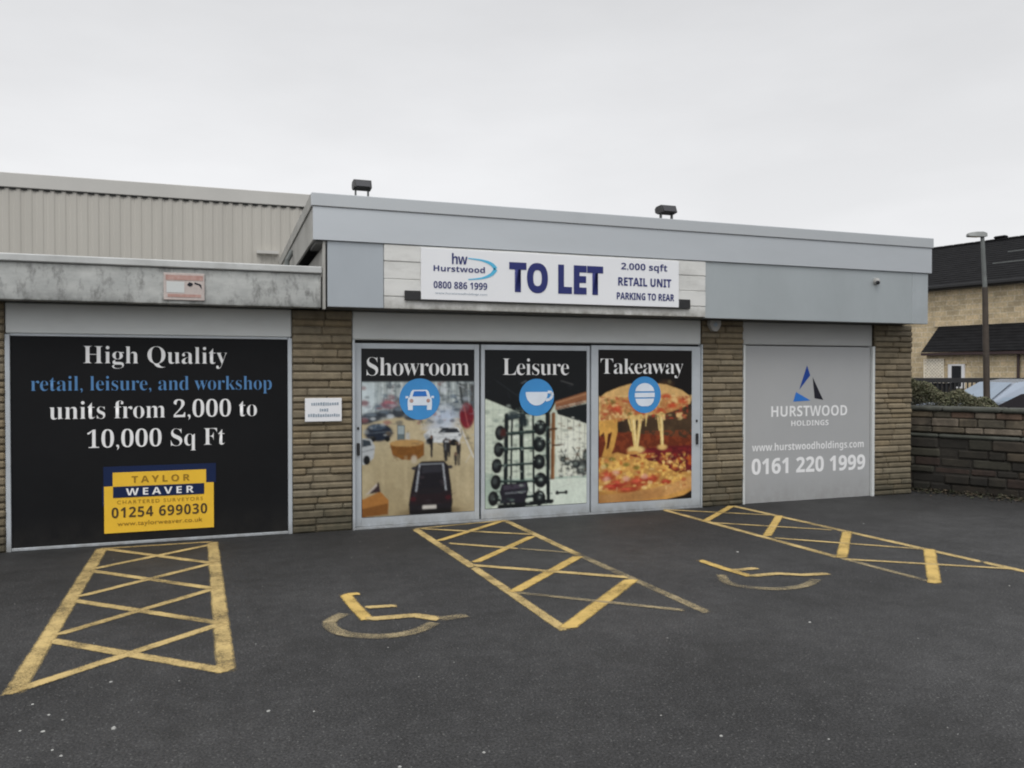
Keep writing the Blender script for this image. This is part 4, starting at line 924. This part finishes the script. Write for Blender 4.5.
# lean-to
mb=MB(); mb.box(0.55,12,-1.0,-0.75,0,2.50); mb.box(0.55,0.8,-0.749,-0.002,0,2.5); mb.build('porch_wall',M['housestone'],HS)
mb=MB(); slates(mb,0.45,12.1,-1.22,2.56,-0.005,3.58,9); mb.build('porch_roof',M['slate'],HS)
mb=MB(); mb.box(0.45,12.1,-1.24,-1.02,2.44,2.54); mb.build('eaves_board',M['fasciaboard'],HS)
mb=MB(); mb.box(1.40,2.02,-1.05,-1.002,1.20,2.10); wn=mb.build('window',M['upvc'],HS)
mb=MB(); mb.box(1.54,1.90,-1.056,-1.051,1.26,2.04); mb.build('pane',M['glass'],wn)
mb=MB(); mb.box(1.30,2.12,-1.04,-1.002,2.105,2.24); mb.build('lintel',M['housestone'],HS)
mb=MB(); mb.tube((3.9,-1.08,0),(3.9,-1.08,2.43),.05,.05,10); mb.build('drainpipe',M['fasciaboard'],HS)
# cream trellis screen before the lean-to
TR=thing('trellis','cream lattice trellis panel standing against the lean-to wall of the house','trellis',(26.454,24.566,0),ha,world=False)
mb=MB(); x0,x1,z0,z1=0.50,1.22,1.20,2.28; yb=-1.055
def clipseg(sx,sgn):
    pts=[]; a=(sx,z0)
    t0=0; t1=z1-z0; xa=sx; xb=sx+sgn*t1
    lo,hi=0.0,t1
    for bound in (x0,x1): pass
    if sgn>0: lo=max(0,x0-sx); hi=min(t1,x1-sx)
    else: lo=max(0,sx-x1); hi=min(t1,sx-x0)
    return None if hi<=lo+.02 else ((sx+sgn*lo,z0+lo),(sx+sgn*hi,z0+hi))
for sgn,yy in ((1,yb),(-1,yb-.012)):
    s=x0-1.2
    while s<x1+1.3:
        q=clipseg(s,sgn)
        if q:
            (a,b),(c,d)=q; w=.034
            mb.face([(a-w,yy,b),(a+w,yy,b),(c+w,yy,d),(c-w,yy,d)])
        s+=.125
mb.build('lattice',M['trellis'],TR)
mb=MB(); mb.box(x0-.03,x0,yb-.03,yb+.01,0,z1+.03); mb.box(x1,x1+.03,yb-.03,yb+.01,0,z1+.03); mb.box(x0,x1,yb-.03,yb+.01,z1,z1+.03); mb.box(x0,x1,yb-.03,yb+.01,z0-.03,z0); mb.build('trellis_frame',M['trellis'],TR)

# black railing fence between the car park and the house
fa=math.atan2(15.969-16.988,20.658-17.814)
FE=thing('railing_fence','dark railing fence with a solid top band in front of the house','fence',(17.0,17.28,0),fa,world=False)
mb=MB(); mb.box(-1,9,-.02,.03,1.50,1.63); mb.box(-1,9,-.02,.02,0.25,.31); mb.build('rail',M['blackmetal'],FE)
mb=MB(); mb.box(-.014,.014,-.014,.014,0.0,1.50); first=mb.build('railing_bar',M['blackmetal'],FE); x=-0.9; first.location.x=x
while x<8.6:
    x+=.12; q=first.copy(); COL.objects.link(q); q.parent=FE; q.location.x=x
mb=MB(); mb.box(-1,2.05,.04,.07,0.02,1.49); mb.build('boarding',M['gutter'],FE)

# ------------------------------------------------------------------ parked cars
def car(label,loc,rot,paint,prof,win,sides,W=0.86,glass='carglass',pillar=None):
    t=thing('parked_car',label,'car',loc,rot,None,world=False)
    mb=MB()                                    # body: low shell with tumblehome
    def shell(pr,w0,w1,zs):
        n=len(pr)
        def wid(z): return w0+(w1-w0)*max(0,min(1,(z-zs[0])/(zs[1]-zs[0])))
        for k in range(n):
            a,b=pr[k],pr[(k+1)%n]; wa,wb=wid(a[1]),wid(b[1])
            mb.face([(a[0],-wa,a[1]),(b[0],-wb,b[1]),(b[0],wb,b[1]),(a[0],wa,a[1])])
        mb.face([(p[0],-wid(p[1]),p[1]) for p in pr]); mb.face([(p[0],wid(p[1]),p[1]) for p in pr][::-1])
    shell(prof,W,W-.22,(0.95,1.45)); bd=mb.build('body',M[paint],t)
    for nm,q in win:
        g=MB(); g.face(q); g.build(nm,M[glass],t)
    for sd in sides:
        g=MB()
        for s in (-1,1):
            g.face([(x,s*(W-(.22)*max(0,min(1,(z-.95)/.5))+.004),z) for x,z in sd])
        g.build('side_window',M[glass],t)
    for s in (-1,1):
        for x in (-1.3,1.3):
            g=MB(); g.tube((x,s*(W-.19),.31),(x,s*(W+.012),.31),.31,.31,20); wh=g.build('wheel',M['tyre'],t)
            g=MB(); g.tube((x,s*(W+.0),.31),(x,s*(W+.02),.31),.2,.2,14); g.build('rim',M['rim'],wh)
        g=MB(); g.box(-2.05,-1.98,s*.62-.13,s*.62+.13,.62,.78,ch=.02); g.build('headlight',M['icon'],t)
        g=MB(); g.box(1.97,2.03,s*.66-.1,s*.66+.1,.7,.95,ch=.02); g.build('tail_light',M['lampred'],t)
    g=MB(); g.box(-2.06,-2.03,-.26,.26,.38,.48); g.build('number_plate',M['white'],t)
    if pillar:
        g=MB()
        for s in (-1,1): g.face([(x,s*(W-(.22)*max(0,min(1,(z-.95)/.5))+.008),z) for x,z in pillar])
        g.build('pillar_trim',M['bluegrey'],t)
    return t
hatch=[(-2.02,.28),(-2.04,.7),(-1.95,.86),(-1.15,.98),(-.45,1.42),(0.1,1.50),(1.1,1.47),(1.75,1.2),(1.98,.98),(2.02,.6),(1.98,.28)]
ws=[(-1.08,-.74,1.02),(-.47,-.58,1.415),(-.47,.58,1.415),(-1.08,.74,1.02)]
ws=[(x-.02,y,z+.012) for x,y,z in ws]
rw=[(1.15,-.56,1.462),(1.74,-.68,1.22),(1.74,.68,1.22),(1.15,.56,1.462)]; rw=[(x+.015,y,z+.012) for x,y,z in rw]
car('silver blue hatchback with pale reflective windows parked behind the lamp column',(17.75,13.95,0.12),R(-16),'silver',hatch,[('windscreen',ws),('rear_window',rw)],
    [[(-.98,1.0),(-.42,1.38),(.02,1.43),(.02,1.0)],[(.12,1.0),(.12,1.43),(1.0,1.40),(1.42,1.18),(1.5,1.0)]],pillar=[(.02,1.0),(.02,1.43),(.12,1.43),(.12,1.0)])
low=[(-2.02,.25),(-2.04,.62),(-1.9,.76),(-1.1,.86),(-.35,1.27),(.2,1.34),(1.0,1.30),(1.7,1.02),(1.98,.92),(2.02,.55),(1.98,.25)]
ws2=[(-1.04,-.72,.905),(-.38,-.60,1.265),(-.38,.60,1.265),(-1.04,.72,.905)]; ws2=[(x-.02,y,z+.012) for x,y,z in ws2]
car('dark maroon low car parked close behind the stone wall at the frame edge',(15.75,11.35,0.05),R(-17),'maroon',low,[('windscreen',ws2)],
    [[(-.9,.9),(-.35,1.22),(.1,1.28),(.1,.9)],[(.2,.9),(.2,1.28),(.95,1.24),(1.4,1.05),(1.45,.9)]],glass='tinted')

# ------------------------------------------------------------------ sky, sun, camera
w=bpy.data.worlds.new('World'); scene.world=w; w.use_nodes=True; nt=w.node_tree
bg=nt.nodes['Background']
sky=N(nt,'ShaderNodeTexSky',sky_type='NISHITA'); sky.sun_disc=False; sky.sun_elevation=R(55); sky.sun_rotation=R(200); sky.dust_density=3.0
tc=N(nt,'ShaderNodeTexCoord'); sp=N(nt,'ShaderNodeSeparateXYZ'); nt.links.new(tc.outputs['Generated'],sp.inputs[0])
def mr(src,a,b,c,d):
    n=N(nt,'ShaderNodeMapRange'); n.interpolation_type='SMOOTHSTEP'
    nt.links.new(src,n.inputs[0])
    for k,v in enumerate((a,b,c,d)): n.inputs[k+1].default_value=v
    return n.outputs[0]
up=mr(sp.outputs['Z'],0.08,0.50,0.0,1.0)
front=mixc(nt,(9.3,9.33,9.45),(7.4,7.43,7.55),up)
back=mr(sp.outputs['Y'],0.55,-0.35,0.0,1.0)
bz=mr(sp.outputs['Z'],0.0,0.75,0.0,1.0)
bcol=mixc(nt,(7.2,7.3,7.5),(18.0,18.2,18.6),bz)
xr=mr(sp.outputs['X'],0.05,0.85,1.0,0.45)
bcol=mixc(nt,bcol,xr,1.0,'MULTIPLY')
over=mixc(nt,front,bcol,back)
mp=N(nt,'ShaderNodeMapping'); mp.inputs['Scale'].default_value=(1.0,1.0,3.2); nt.links.new(tc.outputs['Generated'],mp.inputs[0])
cn=N(nt,'ShaderNodeTexNoise'); cn.inputs['Scale'].default_value=2.3; cn.inputs['Detail'].default_value=5; cn.inputs['Roughness'].default_value=.5; nt.links.new(mp.outputs[0],cn.inputs['Vector'])
over=mixc(nt,over,ramp(nt,cn.outputs['Fac'],[(0.32,0.93),(0.68,1.06)]).outputs['Color'],1.0,'MULTIPLY')
c=mixc(nt,sky.outputs[0],over,0.95)
nt.links.new(c,bg.inputs['Color']); bg.inputs['Strength'].default_value=0.1
L=bpy.data.lights.new('sun','SUN'); L.energy=1.0; L.angle=R(25); L.color=(1.0,0.97,0.92)
so=bpy.data.objects.new('sun',L); COL.objects.link(so)
d=Vector((-0.35,-0.60,1.0)).normalized(); so.rotation_euler=d.to_track_quat('Z','Y').to_euler(); so.location=(0,-5,20)

cam=bpy.data.cameras.new('camera'); co=bpy.data.objects.new('camera',cam); COL.objects.link(co)
cam.sensor_fit='HORIZONTAL'; cam.sensor_width=36; cam.lens=801/1024*36; cam.clip_start=0.05; cam.clip_end=2000
yaw=R(19.709); pitch=R(0.751)
co.location=(0,0,1.75); co.rotation_euler=(R(90)-pitch,0,-yaw)
scene.camera=co
scene.view_settings.view_transform='Standard'; scene.view_settings.look='None'; scene.view_settings.exposure=0; scene.view_settings.gamma=1
scene.cycles.filter_width=2.0
scene.cycles.use_denoising=True
scene.cycles.max_bounces=6
